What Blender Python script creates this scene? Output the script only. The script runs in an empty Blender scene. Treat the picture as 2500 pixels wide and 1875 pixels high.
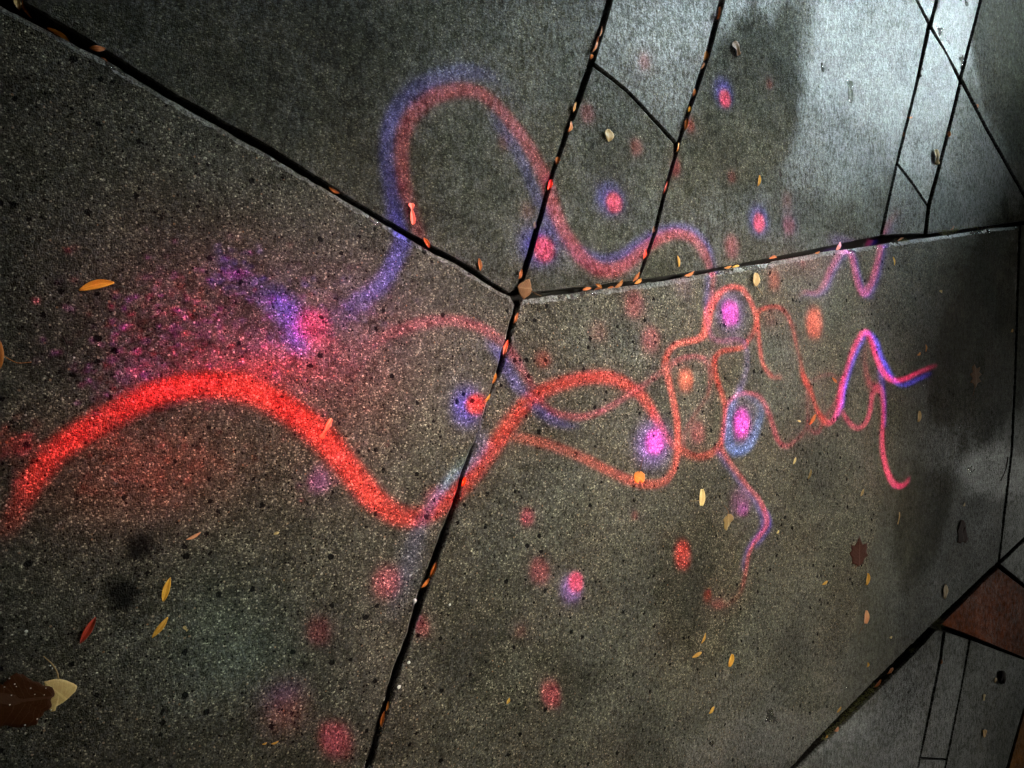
import bpy, bmesh, math, random
import numpy as np
from mathutils import Vector, Matrix, noise
from mathutils.geometry import delaunay_2d_cdt

# ------------------------------------------------------------------ scene, camera, light
S = bpy.context.scene
COL = S.collection
S.render.engine = 'CYCLES'
S.view_settings.view_transform = 'Standard'
S.view_settings.look = 'None'
S.view_settings.exposure = 0.0
S.view_settings.gamma = 1.0
S.view_settings.use_curve_mapping = False

H = 1.5                                  # eye height of the phone held above the paving
PITCH = math.radians(56)                 # how far it looks down
FPX = 2500 * 25.0 / 36.0
SD, CD = math.sin(PITCH), math.cos(PITCH)

cam_data = bpy.data.cameras.new('camera')
cam_data.lens = 25.0; cam_data.sensor_width = 36.0; cam_data.sensor_fit = 'HORIZONTAL'
cam_data.clip_start = 0.02; cam_data.clip_end = 500
cam = bpy.data.objects.new('camera', cam_data)
COL.objects.link(cam)
# the phone is turned on its side: "up" in the world is to the right in the picture
cam.matrix_world = Matrix(((SD, 0, -CD, 0), (0, 1, 0, 0), (CD, 0, SD, H), (0, 0, 0, 1)))
S.camera = cam

world = bpy.data.worlds.new('World'); S.world = world
world.use_nodes = True
wn = world.node_tree
sky = wn.nodes.new('ShaderNodeTexSky'); sky.sky_type = 'NISHITA'; sky.sun_disc = False
sky.sun_elevation = math.radians(-6); sky.sun_rotation = math.radians(60)
wn.links.new(sky.outputs[0], wn.nodes['Background'].inputs[0])
wn.nodes['Background'].inputs[1].default_value = 0.02

def aim(o, at):
    o.rotation_euler = (Vector(at) - o.location).to_track_quat('-Z', 'Y').to_euler()

def area_lamp(name, loc, at, size, energy, color):
    d = bpy.data.lights.new(name, 'AREA'); d.shape = 'DISK'; d.size = size
    d.energy = energy; d.color = color
    o = bpy.data.objects.new(name, d); COL.objects.link(o)
    o.location = loc; aim(o, at)
    return o

# floodlights of the square at night, plus an added warm fill
area_lamp('side_floodlight', (11.0, -1.6, 4.6), (3.0, -0.4, 0), 0.6, 135, (0.98, 1.0, 0.90))
def spot_lamp(name, loc, at, size, blend, energy, color, radius=.12):
    d = bpy.data.lights.new(name, 'SPOT'); d.spot_size = math.radians(size); d.spot_blend = blend
    d.energy = energy; d.color = color; d.shadow_soft_size = radius
    o = bpy.data.objects.new(name, d); COL.objects.link(o); o.location = loc; aim(o, at)
    return o
spot_lamp('cool_floodlight', (9.0, 6.5, 4.2), (2.8, 1.82, 0), 18.8, 1.0, 16500, (0.78, 0.96, 1.0), .25)
spot_lamp('warm_fill_spot', (3.0, 0.4, 3.6), (1.66, -0.30, 0), 46, 1.0, 1280, (1.0, 0.95, 0.80))  # added fill over the middle, cone narrowed so the edges stay dark
spot_lamp('bottom_street_light', (6.6, -5.2, 3.6), (2.3, -1.65, 0), 30, 1.0, 520, (1.0, 0.98, 0.88), .15)

# ------------------------------------------------------------------ helpers
def ground(px, py, z=0.0):
    """where the sight line of a place in the photograph (2500 x 1875) meets the paving"""
    u = (px - 1250) / FPX; v = (937.5 - py) / FPX
    t = (H - z) / (SD - u * CD)
    return Vector((t * (CD + u * SD), t * v, z))

def picture(x, y):
    d = x * CD + H * SD
    return 1250 + FPX * (x * SD - H * CD) / d, 937.5 - FPX * y / d

def ext(a, b, dist, z=0.0):
    A, B = ground(*a, z), ground(*b, z)
    return B + (B - A).normalized() * dist

def tag(o, label=None, cat=None, group=None, kind=None):
    if label: o['label'] = label
    if cat: o['category'] = cat
    if group: o['group'] = group
    if kind: o['kind'] = kind
    return o

def link_mesh(name, verts, faces, mat, parent=None, smooth=True):
    me = bpy.data.meshes.new(name)
    me.from_pydata([tuple(v) for v in verts], [], faces)
    me.materials.append(mat)
    if smooth:
        me.polygons.foreach_set('use_smooth', [True] * len(me.polygons))
    me.update()
    o = bpy.data.objects.new(name, me); COL.objects.link(o)
    if parent: o.parent = parent
    return o

# ------------------------------------------------------------------ the projector and its slide
def catmull(P, n=14):
    P = [np.array(p, float) for p in P]
    out = []
    for i in range(len(P) - 1):
        p0 = P[i - 1] if i else 2 * P[0] - P[1]
        p1, p2 = P[i], P[i + 1]
        p3 = P[i + 2] if i + 2 < len(P) else 2 * P[-1] - P[-2]
        for k in range(n):
            t = k / n
            out.append(0.5 * ((2 * p1) + (p2 - p0) * t + (2 * p0 - 5 * p1 + 4 * p2 - p3) * t * t + (3 * p1 - p0 - 3 * p2 + p3) * t ** 3))
    out.append(P[-1])
    return out

GX0, GX1, GY0, GY1, GS = -0.4, 4.6, -2.6, 2.4, 0.003
NX, NY = int((GX1 - GX0) / GS), int((GY1 - GY0) / GS)
E = np.zeros((NY, NX, 3), np.float32)

def stamp(buf, x, y, rx, ry, amp, power, tilt=0.0):
    R = max(rx, ry) * 2.3
    i0, i1 = max(0, int((x - R - GX0) / GS)), min(NX, int((x + R - GX0) / GS) + 1)
    j0, j1 = max(0, int((y - R - GY0) / GS)), min(NY, int((y + R - GY0) / GS) + 1)
    if i0 >= i1 or j0 >= j1: return
    X = (GX0 + (np.arange(i0, i1) + .5) * GS - x)[None, :]
    Y = (GY0 + (np.arange(j0, j1) + .5) * GS - y)[:, None]
    c, s = math.cos(tilt), math.sin(tilt)
    d = np.sqrt(((X * c + Y * s) / rx) ** 2 + ((-X * s + Y * c) / ry) ** 2)
    np.maximum(buf[j0:j1, i0:i1], amp * np.exp(-0.693 * d ** power), out=buf[j0:j1, i0:i1])

def radii(px, py, rpx, rpy):
    u = (px - 1250) / FPX; s = SD - u * CD
    return rpx * H / (FPX * s * s), rpy * H / (FPX * s)

def lay(buf, color, over):
    if over: E[:] *= (1 - over * np.minimum(1, buf * 1.3))[:, :, None]
    E[:] += buf[:, :, None] * np.array(color, np.float32)

def stroke(pts, color, power=3.0, off=(0, 0), amp=1.0, wide=1.0, over=None):
    if over is None: over = .0 if color in (BLUE, VIO, SKYB) else .7
    """pts: (x, y, width, strength) along the light line"""
    buf = np.zeros((NY, NX), np.float32)
    for x, y, w, a in catmull(pts):
        x += off[0]; y += off[1]; w = max(3.0, w * wide)
        g = ground(x, y); rx, ry = radii(x, y, w / 2, w / 2)
        stamp(buf, g.x, g.y, rx, ry, max(0.0, a) * amp, power)
    lay(buf, color, over)

def spot(px, py, rx, ry, color, amp, power=3.0, tilt=0.0, over=0.0):
    buf = np.zeros((NY, NX), np.float32)
    g = ground(px, py); gx, gy = radii(px, py, rx, ry)
    stamp(buf, g.x, g.y, gx, gy, amp, power, math.radians(tilt))
    lay(buf, color, over)

RED = (1.0, 0.006, 0.014); ROSE = (1.0, 0.035, 0.19); PINK = (1.0, 0.03, 0.20); ORANGE = (1.0, 0.13, 0.06)
MAG = (1.0, 0.05, 0.85); VIO = (0.42, 0.16, 1.0); BLUE = (0.085, 0.06, 1.1); SKYB = (0.12, 0.28, 1.0); PURP = (0.85, 0.12, 0.55)

spot(520,790,190,150,ROSE,.06,2); spot(640,900,150,60,ROSE,.20,2); spot(850,930,130,160,ROSE,.08,2); spot(390,1150,170,100,(1,.02,.03),.08,2)
spot(860,760,200,150,PURP,.06,2); spot(1100,850,200,160,PURP,.02,2); spot(700,840,120,60,PURP,.12,2)
spot(1000,900,420,300,(1,.55,.5),.045,2); spot(1700,900,500,360,(1,.62,.55),.035,2)
spot(345,910,50,40,PURP,.10,2)
def spray(cx, cy, sx, sy, n, colors, amp, r0=2.4, seed=1):
    rs = np.random.RandomState(seed)
    for _ in range(n):
        x, y = cx + rs.normal() * sx, cy + rs.normal() * sy
        g = ground(x, y); rr = rs.uniform(.7, 1.3) * .0014 * r0 / 1.5
        c = np.array(colors[rs.randint(len(colors))], np.float32); b_ = np.zeros((1,), np.float32)
        i, j = int((g.x - GX0) / GS), int((g.y - GY0) / GS)
        if not (3 < i < NX - 4 and 3 < j < NY - 4): continue
        k = np.arange(-3, 4); d2 = ((k[None, :] * GS) ** 2 + (k[:, None] * GS) ** 2) / rr ** 2
        E[j - 3:j + 4, i - 3:i + 4] += (amp * rs.uniform(.2, 1) ** 2 * np.exp(-.6 * d2))[:, :, None] * c
spray(470, 790, 120, 85, 420, [ROSE, MAG, RED, PURP], 0.81, seed=1)
spray(610, 895, 130, 40, 420, [RED, ROSE], 0.81, seed=2)
spray(330, 900, 90, 50, 170, [PURP, ROSE, MAG], 0.65, seed=3)
spray(380, 1110, 120, 60, 300, [RED, (1, .02, .03)], 0.42, seed=4)
spray(850, 880, 80, 110, 260, [ROSE, PURP, RED], 0.59, seed=5)
spray(700, 780, 60, 60, 160, [BLUE, VIO, MAG], 0.70, seed=6)
spray(590, 690, 50, 40, 110, [BLUE, VIO], 0.65, seed=7)
spray(870, 740, 60, 40, 120, [BLUE, VIO, PURP], 0.59, seed=8)
spray(50, 1090, 35, 30, 60, [RED, ROSE], 0.40, seed=9)
spray(780, 1175, 30, 30, 50, [MAG, ROSE], 0.54, seed=10)
# wide red wave in the foreground and its continuation
stroke([(14,1300,43,0.02),(58,1217,48,0.24),(77,1179,50,0.44),(135,1105,50,0.64),(193,1063,50,0.88),(270,1017,52,0.87),(347,974,52,1.49),
        (424,947,52,1.73),(502,936,52,1.73),(579,943,52,1.65),(656,970,52,1.57),(733,1020,52,1.57),(791,1071,52,1.49),(849,1140,48,1.26),
        (896,1198,45,1.30),(945,1243,41,0.88),(993,1264,40,0.80),(1045,1254,38,0.76),(1093,1221,36,0.80),(1136,1180,34,0.80),(1178,1130,34,0.80),
        (1217,1075,34,0.84),(1255,1020,33,0.88),(1298,972,30,0.92),(1352,943,28,0.96),(1417,924,27,1.00),(1475,920,27,1.00),(1525,937,25,0.96),
        (1564,964,22,0.96),(1595,1009,19,0.88),(1618,1051,15,0.72),(1637,1082,12,0.60),(1652,1096,10,0.56)], RED, over=.93)
stroke([(560,930,50,.5),(640,905,52,.45),(730,893,50,.25),(800,900,50,.05)], RED, 2.2)
stroke([(520,595,19,0.00),(545,630,25,0.09),(579,669,32,0.10),(637,712,44,0.12),(690,745,49,0.58),(714,785,51,0.71),(728,830,44,0.58),(742,860,28,0.19)], BLUE, 2.2)
spot(760,793,34,31,PINK,1.3); spot(780,835,26,18,ROSE,.4,2); spot(571,669,22,10,MAG,.35,2)
# the large loop in red with its blue fringe
stroke([(800,790,45,0.00),(855,757,45,0.15),(890,728,37,0.28),(927,700,34,0.39),(954,658,33,0.45),(977,606,33,0.48),(985,580,33,0.50),(977,540,33,0.48),(965,463,33,0.31),(954,386,33,0.24),
        (958,320,33,0.22),(979,262,34,0.20),(1024,216,34,0.19),(1078,187,34,0.16),(1136,172,34,0.14),(1186,177,33,0.11),(1230,200,29,0.05),(1270,250,22,0.02)], BLUE, 2.6)
stroke([(1205,270,22,0.02),(1230,305,27,0.14),(1263,352,27,0.18),(1290,405,25,0.20),(1311,463,24,0.20),(1335,510,22,0.26),(1360,560,22,0.22),(1395,605,21,0.15),(1440,640,20,0.12)], BLUE, 2.6)
stroke([(1062,610,22,0.03),(1035,571,25,0.21),(1016,521,28,0.25),(999,463,31,0.27),(990,405,31,0.27),(990,347,31,0.28),(1004,297,31,0.29),(1039,251,31,0.29),(1085,226,31,0.29),
        (1139,216,31,0.29),(1186,228,29,0.29),(1224,258,28,0.31),(1259,301,28,0.34),(1294,347,28,0.35),(1321,397,28,0.38),(1342,444,28,0.57),(1358,502,28,0.57),(1381,556,28,0.57),
        (1410,602,30,0.62),(1438,635,30,0.66),(1475,656,30,0.72),(1514,653,28,0.72),(1545,635,25,0.72),(1575,608,24,0.72),(1610,583,23,0.72),(1648,568,22,0.72),(1681,571,22,0.72),
        (1708,588,20,0.66),(1727,617,18,0.62),(1738,645,14,0.57),(1742,677,11,0.47),(1737,716,9,0.29)], ROSE)
stroke([(1420,598,17,0.04),(1475,628,18,0.38),(1520,622,18,0.46),(1560,594,17,0.38),(1600,568,15,0.34),(1645,551,15,0.38),(1688,554,15,0.38),(1722,580,15,0.34),(1742,615,11,0.31),(1752,660,10,0.15)], BLUE, 2.2)
stroke([(1728,680,10,0.23),(1725,735,11,0.31),(1722,790,9,0.15)], BLUE, 2.2)
# pale rose arc crossing the joint
stroke([(880,860,26,.0),(927,828,26,.22),(974,806,26,.33),(1031,789,26,.36),(1101,782,24,.36),(1167,797,22,.4),(1217,828,20,.42),(1248,858,20,.42),(1275,905,18,.42),(1298,943,16,.4)], ROSE)
stroke([(1310,970,14,.3),(1330,990,14,.45),(1359,1009,14,.5),(1410,1018,14,.55),(1456,1009,13,.55),(1494,990,12,.55),(1533,966,12,.55),(1568,943,12,.55),(1602,916,12,.6),
        (1626,901,11,.6),(1650,883,11,.6),(1669,874,11,.6),(1696,870,10,.6),(1719,878,9,.6),(1733,905,8,.55),(1733,936,7,.5),(1727,967,6,.5),(1704,1001,6,.45),(1681,1036,5,.45),(1671,1063,5,.4),(1671,1090,6,.4)], ROSE)
stroke([(1190,835,18,.1),(1215,860,20,.4),(1240,900,22,.3),(1262,940,22,.4),(1285,962,18,.2)], BLUE, 2.2)
stroke([(1305,990,18,.3),(1330,1012,20,.4),(1375,1036,18,.25),(1410,1040,14,.1)], BLUE, 2.2)
# orange lower branch that turns up into the knot of thin lines
stroke([(1225,1066,16,0.06),(1265,1068,18,0.38),(1302,1076,20,0.54),(1359,1092,20,0.54),(1417,1115,19,0.54),(1475,1144,18,0.59),(1533,1171,18,0.65),(1579,1183,17,0.70),(1618,1177,16,0.70),
        (1641,1152,14,0.75),(1652,1120,13,0.97),(1655,1080,13,1.10),(1652,1024,13,1.10),(1645,985,12,1.10),(1637,950,12,1.10),(1630,916,14,1.10),(1624,893,14,1.10),(1630,862,13,1.10),(1647,843,12,1.10),
        (1673,835,12,1.10),(1704,828,13,1.15),(1721,812,15,1.34),(1727,785,17,1.46),(1731,760,17,1.46),(1745,731,15,1.34),(1766,708,12,1.15),(1793,700,11,1.10),(1816,710,10,1.10),(1831,735,9,1.03),
        (1842,763,9,1.03),(1848,781,9,1.10),(1852,816,8,1.03),(1855,851,8,0.97),(1863,889,7,0.97),(1881,916,8,0.97),(1892,924,6,0.33)], (1.0,.06,.06))
spot(1902,920,7,6,ORANGE,.6)
stroke([(1847,781,8,1.10),(1850,764,8,1.03),(1860,756,8,0.97),(1881,749,8,0.97),(1905,752,8,0.91),(1924,774,8,0.75),(1935,804,7,0.75),(1943,839,6,0.65),(1955,885,6,0.54),(1959,912,9,1.10),(1970,936,11,1.34),
        (1982,963,8,0.97),(1993,997,8,0.97),(2009,1024,11,1.22),(2022,1034,11,1.15)], RED)
stroke([(2018,1034,9,0.65),(2032,1028,10,1.10),(2042,1012,11,1.34),(2051,982,13,1.70),(2055,947,12,1.58),(2067,905,10,1.22),(2078,868,10,1.15),(2094,831,11,1.22),(2113,810,12,1.22),(2128,835,12,1.15),
        (2140,874,11,1.10),(2157,909,12,1.10),(2179,928,12,1.03),(2206,926,10,0.97),(2236,912,9,0.65),(2271,897,9,0.27),(2285,892,9,0.06)], PINK)
stroke([(2040,1022,7,0.22),(2055,990,9,1.10),(2062,950,9,1.10),(2073,910,9,0.97),(2088,868,9,0.97),(2104,834,9,0.75),(2116,812,9,0.75),(2136,828,10,1.10),(2150,870,10,1.10),(2168,905,10,1.10),(2184,930,9,0.65),
        (2206,940,9,0.54),(2240,926,9,0.43),(2270,912,9,0.11)], BLUE, 2.2)
stroke([(1848,781,8,0.97),(1840,808,8,0.97),(1827,831,9,0.75),(1816,847,9,0.97),(1789,853,9,1.03),(1762,858,10,1.03),(1746,874,11,1.03),(1743,897,11,1.03),(1750,928,10,1.03),(1762,963,9,1.03),
        (1770,997,9,0.97),(1767,1040,10,0.91),(1762,1078,12,0.75),(1746,1100,14,0.70),(1719,1113,16,0.65),(1696,1113,15,0.65),(1673,1104,14,0.65),(1658,1092,12,0.65)], RED)
stroke([(1770,1000,9,0.54),(1781,980,9,0.65),(1804,963,10,0.70),(1827,960,10,0.70),(1851,968,9,0.65),(1866,986,9,0.70),(1881,1020,9,0.70),(1893,1059,9,0.75),(1905,1082,9,0.75),(1920,1090,8,0.75),
        (1935,1082,7,0.65),(1959,1059,6,0.49),(1974,1032,6,0.33)], ROSE)
stroke([(1970,959,5,0.33),(1972,1000,5,0.33),(1974,1040,6,0.43),(1986,1055,7,0.54),(1997,1055,7,0.54),(2009,1032,6,0.43)], ROSE)
stroke([(1986,928,5,0.33),(2005,918,6,0.43),(2028,914,6,0.43),(2045,926,5,0.33),(2047,955,5,0.33),(2036,986,6,0.38),(2017,1017,6,0.38)], ROSE)
stroke([(2052,1000,6,0.43),(2059,1009,8,0.65),(2074,1032,9,0.75),(2094,1046,9,0.75),(2113,1032,9,0.70),(2125,1001,9,0.65),(2129,967,10,0.59),(2140,948,13,0.49),(2151,955,12,0.54),(2156,986,10,0.65),
        (2157,1024,9,0.70),(2154,1063,9,0.75),(2155,1102,10,0.91),(2163,1140,10,0.97),(2175,1171,11,0.97),(2192,1186,11,0.97),(2208,1183,9,0.65),(2219,1167,8,0.22)], PINK)
stroke([(2113,850,9,0.09),(2112,890,9,0.18),(2122,935,12,0.33),(2140,945,16,0.38)], ROSE, 2.0)
stroke([(2150,905,12,0.33),(2155,940,10,0.33),(2160,985,7,0.33),(2161,1040,6,0.27)], BLUE, 2.0)
# purple zig-zag over the far joint
P12 = [(1943,727,6,0.16),(1966,712,9,0.38),(1989,716,10,0.49),(2009,700,12,0.54),(2024,666,12,0.54),(2043,631,13,0.54),(2060,614,14,0.54),(2077,622,13,0.54),(2086,658,12,0.54),(2097,700,14,0.59),(2109,716,16,0.65),
       (2124,696,14,0.54),(2136,666,13,0.49),(2146,623,12,0.46),(2153,595,11,0.38),(2163,571,11,0.27),(2178,540,10,0.22),(2202,509,9,0.06)]
stroke(P12, (.9,.1,.36)); stroke(P12, BLUE, 2.2, (8, 5), .45)
# violet strand down to the blue tear drop
stroke([(1738,716,9,0.33),(1727,754,9,0.43),(1731,804,9,0.49),(1743,828,11,0.54),(1773,832,11,0.54),(1800,828,10,0.54),(1816,835,9,0.54)], PURP)
stroke([(1816,835,9,0.43),(1824,862,10,0.34),(1824,893,10,0.33),(1816,928,12,0.38),(1805,950,14,0.49)], (.45,.3,.9), 2.4)
stroke([(1806,955,12,0.43),(1788,990,16,0.59),(1778,1030,17,0.70),(1777,1070,18,0.91),(1795,1100,20,1.03),(1818,1096,20,0.97),(1838,1071,18,0.70),(1852,1036,15,0.54),(1857,1000,13,0.43),(1838,976,12,0.33),(1806,957,12,0.38)], SKYB, 2.6)
P15 = [(1762,1098,10,0.65),(1781,1129,10,0.70),(1804,1159,9,0.70),(1827,1190,9,0.70),(1851,1217,9,0.75),(1864,1243,9,0.91),(1872,1266,9,0.97),(1870,1285,9,0.97),(1854,1308,9,0.97),(1839,1328,8,0.91),(1827,1355,7,0.70),
       (1822,1385,7,0.59),(1816,1420,7,0.43),(1804,1451,8,0.19),(1785,1470,9,0.15),(1762,1480,10,0.15),(1739,1474,9,0.16)]
stroke(P15, (1.0,.05,.12)); stroke(P15[:12], BLUE, 2.0, (-9, 4), .4); stroke(P15[5:10], BLUE, 2.0, (8, 6), .35)
stroke([(1175,1060,20,0.11),(1180,1094,24,0.33),(1150,1135,22,0.33),(1109,1160,20,0.38),(1080,1195,20,0.49),(1048,1245,22,0.33),(1025,1290,30,0.18),(1005,1350,40,0.14),(985,1420,44,0.10),(960,1500,40,0.03)], (.3,.33,1.0), 2.0)
stroke([(1135,1115,18,0.11),(1112,1150,20,0.33),(1085,1185,18,0.22)], (.5,.8,.8), 2.0)

# round spots
def haloed(x, y, rx, ry, col, a, hx=0, hy=0, hrx=0, hry=0, ha=0, hc=BLUE, tilt=0):
    if ha: spot(x + hx, y + hy, hrx, hry, hc, ha, 2.6, tilt)
    spot(x, y, rx, ry, col, a, 4.5, tilt, .95)
haloed(1776,238,12,19,PINK,1.4,-3,-13,17,26,.8)
haloed(1506,492,17,22,PINK,1.4,-9,-9,27,32,.6)
haloed(1335,605,23,28,PINK,1.5,-12,-8,34,36,.8)
haloed(1859,541,12,21,PINK,1.6,-1,-5,17,29,.8)
haloed(1932,548,13,23,ROSE,.42,2,-5,16,27,.18)
haloed(760,793,30,28,PINK,.6)
haloed(1161,987,21,22,RED,1.5,-22,4,27,36,.8)
haloed(1783,765,18,27,MAG,1.9,0,0,26,38,.5,VIO)
haloed(1811,1033,17,31,MAG,2.0,0,2,24,38,.4,VIO)
haloed(1599,1079,20,27,MAG,1.9,-5,4,32,42,.8,VIO)
haloed(1406,1422,14,22,PINK,1.4,-10,16,19,28,.6,VIO,28)
haloed(1805,1225,22,28,MAG,.16); haloed(1815,1243,12,16,MAG,.5)
for x, y, rx, ry, c, a, t in [
    (1927,488,10,20,ROSE,.2,0),(1793,600,15,25,ROSE,.5,0),(1792,430,8,13,ROSE,.35,0),(1884,202,7,13,ROSE,.28,0),(1693,304,8,16,RED,.5,0),
    (1655,405,11,20,ROSE,.5,0),(1580,147,10,18,ROSE,.4,0),(1443,275,13,22,ROSE,.3,0),(1561,357,13,18,RED,.38,0),(1295,511,14,18,ROSE,.14,0),(1237,345,14,18,ROSE,.12,0),
    (1548,744,20,29,ROSE,.42,0),(1460,810,18,22,ROSE,.16,0),(1588,830,19,28,ROSE,.48,0),(1325,877,17,18,RED,.45,0),(1062,1210,22,20,ROSE,.33,0),
    (1988,789,16,31,(1,.10,.07),1.15,0),(1890,684,12,22,RED,.45,0),(1881,781,13,20,ROSE,.16,0),(1674,927,15,25,ORANGE,1.2,0),(1704,1056,15,24,ROSE,.45,0),
    (1960,643,5,8,PINK,.4,0),(1960,643,60,30,ROSE,.08,0),(1288,1262,14,19,ROSE,.5,25),(1550,1258,7,10,ROSE,.4,25),(1317,1393,19,29,ROSE,.36,28),
    (945,1420,30,34,ROSE,.34,10),(1031,1528,14,24,ROSE,.3,20),(1271,1540,12,16,ROSE,.14,25),(1346,1694,17,32,ROSE,.42,30),(819,1806,28,46,ROSE,.32,35),
    (779,1540,24,32,ROSE,.16,20),(698,1735,40,44,ROSE,.09,20),(690,1690,40,22,VIO,.07,0),(1667,1355,15,29,(1,.05,.07),1.3,15),(1727,1455,8,13,RED,.55,0),(1754,1474,12,12,ROSE,.2,0),
    (39,1086,36,24,RED,.09,0),(779,1175,24,28,MAG,.18,0),(1668,700,18,24,PURP,.12,0),(2063,590,30,16,VIO,.3,0)]:
    spot(x, y, rx, ry, c, a, 3.4 if rx < 40 else 2.2, t)
spot(560,1500,120,90,(.35,.75,.7),.035,2); spot(620,1620,110,60,(.3,.7,.7),.03,2)
spot(940,1560,90,260,(.7,.45,.5),.05,2)


PROJ = Vector((5.6, 2.7, 4.8)); PAIM = Vector((1.75, -0.05, 0))
q = (PAIM - PROJ).to_track_quat('-Z', 'Y'); R = np.array(q.to_matrix())
HALF = math.tan(math.radians(33)); NS = 2048
def build_slide():
    a = (np.arange(NS) + .5) / NS * 2 - 1
    U, V = np.meshgrid(a * HALF, a * HALF)
    D = np.stack([U, V, -np.ones_like(U)], -1) @ R.T
    dz = np.minimum(D[..., 2], -1e-4); t = -PROJ.z / dz
    X = PROJ.x + D[..., 0] * t; Y = PROJ.y + D[..., 1] * t
    r2 = (D ** 2).sum(-1) * t * t; cosg = PROJ.z / np.sqrt(r2)
    fx = (X - GX0) / GS - .5; fy = (Y - GY0) / GS - .5
    ok = (fx > 0) & (fy > 0) & (fx < NX - 2) & (fy < NY - 2) & (D[..., 2] < -.02)
    fx = np.where(ok, fx, 0); fy = np.where(ok, fy, 0)
    ix, iy = fx.astype(int), fy.astype(int); wx, wy = (fx - ix)[..., None], (fy - iy)[..., None]
    v = (E[iy, ix] * (1 - wx) + E[iy, ix + 1] * wx) * (1 - wy) + (E[iy + 1, ix] * (1 - wx) + E[iy + 1, ix + 1] * wx) * wy
    v = v * (ok * r2 / cosg / 130.0)[..., None]
    return np.sqrt(np.clip(v / 3.4, 0, 1))
slide = build_slide()
img = bpy.data.images.new('projector_slide', NS, NS, alpha=False, float_buffer=False)
img.colorspace_settings.name = 'Non-Color'
buf = np.ones((NS, NS, 4), np.float32); buf[..., :3] = slide
img.pixels.foreach_set(buf.ravel()); img.update(); img.pack()

pl = bpy.data.lights.new('light_projector', 'SPOT'); pl.spot_size = math.radians(84); pl.spot_blend = 0.05
pl.shadow_soft_size = 0.001; pl.energy = 1.0
proj = bpy.data.objects.new('light_projector', pl); COL.objects.link(proj)
proj.location = PROJ; proj.rotation_mode = 'QUATERNION'; proj.rotation_quaternion = q
pl.use_nodes = True; nt = pl.node_tree
em = next(n for n in nt.nodes if n.type == 'EMISSION')
tc = nt.nodes.new('ShaderNodeTexCoord'); sp = nt.nodes.new('ShaderNodeSeparateXYZ'); nt.links.new(tc.outputs['Normal'], sp.inputs[0])
def mth(nt, op, a, b=None, c=None):
    n = nt.nodes.new('ShaderNodeMath'); n.operation = op
    for i, v in enumerate((a, b, c)):
        if v is None: continue
        if isinstance(v, (int, float)): n.inputs[i].default_value = v
        else: nt.links.new(v, n.inputs[i])
    return n.outputs[0]
az = mth(nt, 'ABSOLUTE', sp.outputs[2])
cu = mth(nt, 'MULTIPLY_ADD', mth(nt, 'DIVIDE', sp.outputs[0], az), .5 / HALF, .5)
cv = mth(nt, 'MULTIPLY_ADD', mth(nt, 'DIVIDE', sp.outputs[1], az), .5 / HALF, .5)
cb = nt.nodes.new('ShaderNodeCombineXYZ'); nt.links.new(cu, cb.inputs[0]); nt.links.new(cv, cb.inputs[1])
it = nt.nodes.new('ShaderNodeTexImage'); it.image = img; it.extension = 'CLIP'; nt.links.new(cb.outputs[0], it.inputs[0])
vm = nt.nodes.new('ShaderNodeVectorMath'); vm.operation = 'MULTIPLY'
nt.links.new(it.outputs[0], vm.inputs[0]); nt.links.new(it.outputs[0], vm.inputs[1])
nt.links.new(vm.outputs[0], em.inputs[0]); em.inputs[1].default_value = 300884.6

# ------------------------------------------------------------------ materials
def new_mat(name):
    m = bpy.data.materials.new(name); m.use_nodes = True
    return m, m.node_tree, m.node_tree.nodes['Principled BSDF']

def N(nt, kind, **kw):
    n = nt.nodes.new('ShaderNode' + kind)
    for k, v in kw.items():
        if k in n.inputs: n.inputs[k].default_value = v
        else: setattr(n, k, v)
    return n

def ramp(nt, fac, stops):
    r = nt.nodes.new('ShaderNodeValToRGB'); e = r.color_ramp.elements
    while len(e) < len(stops): e.new(0.5)
    for i, (p, c) in enumerate(stops):
        e[i].position = p; e[i].color = (c, c, c, 1) if isinstance(c, (int, float)) else (*c, 1)
    nt.links.new(fac, r.inputs[0])
    return r.outputs[0]

def mixc(nt, fac, a, b, mode='MIX'):
    m = nt.nodes.new('ShaderNodeMix'); m.data_type = 'RGBA'; m.blend_type = mode
    for i, v in ((0, fac), (6, a), (7, b)):
        if isinstance(v, (int, float)): m.inputs[i].default_value = v
        elif isinstance(v, tuple): m.inputs[i].default_value = (*v, 1)
        else: nt.links.new(v, m.inputs[i])
    return m.outputs[2]

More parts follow.
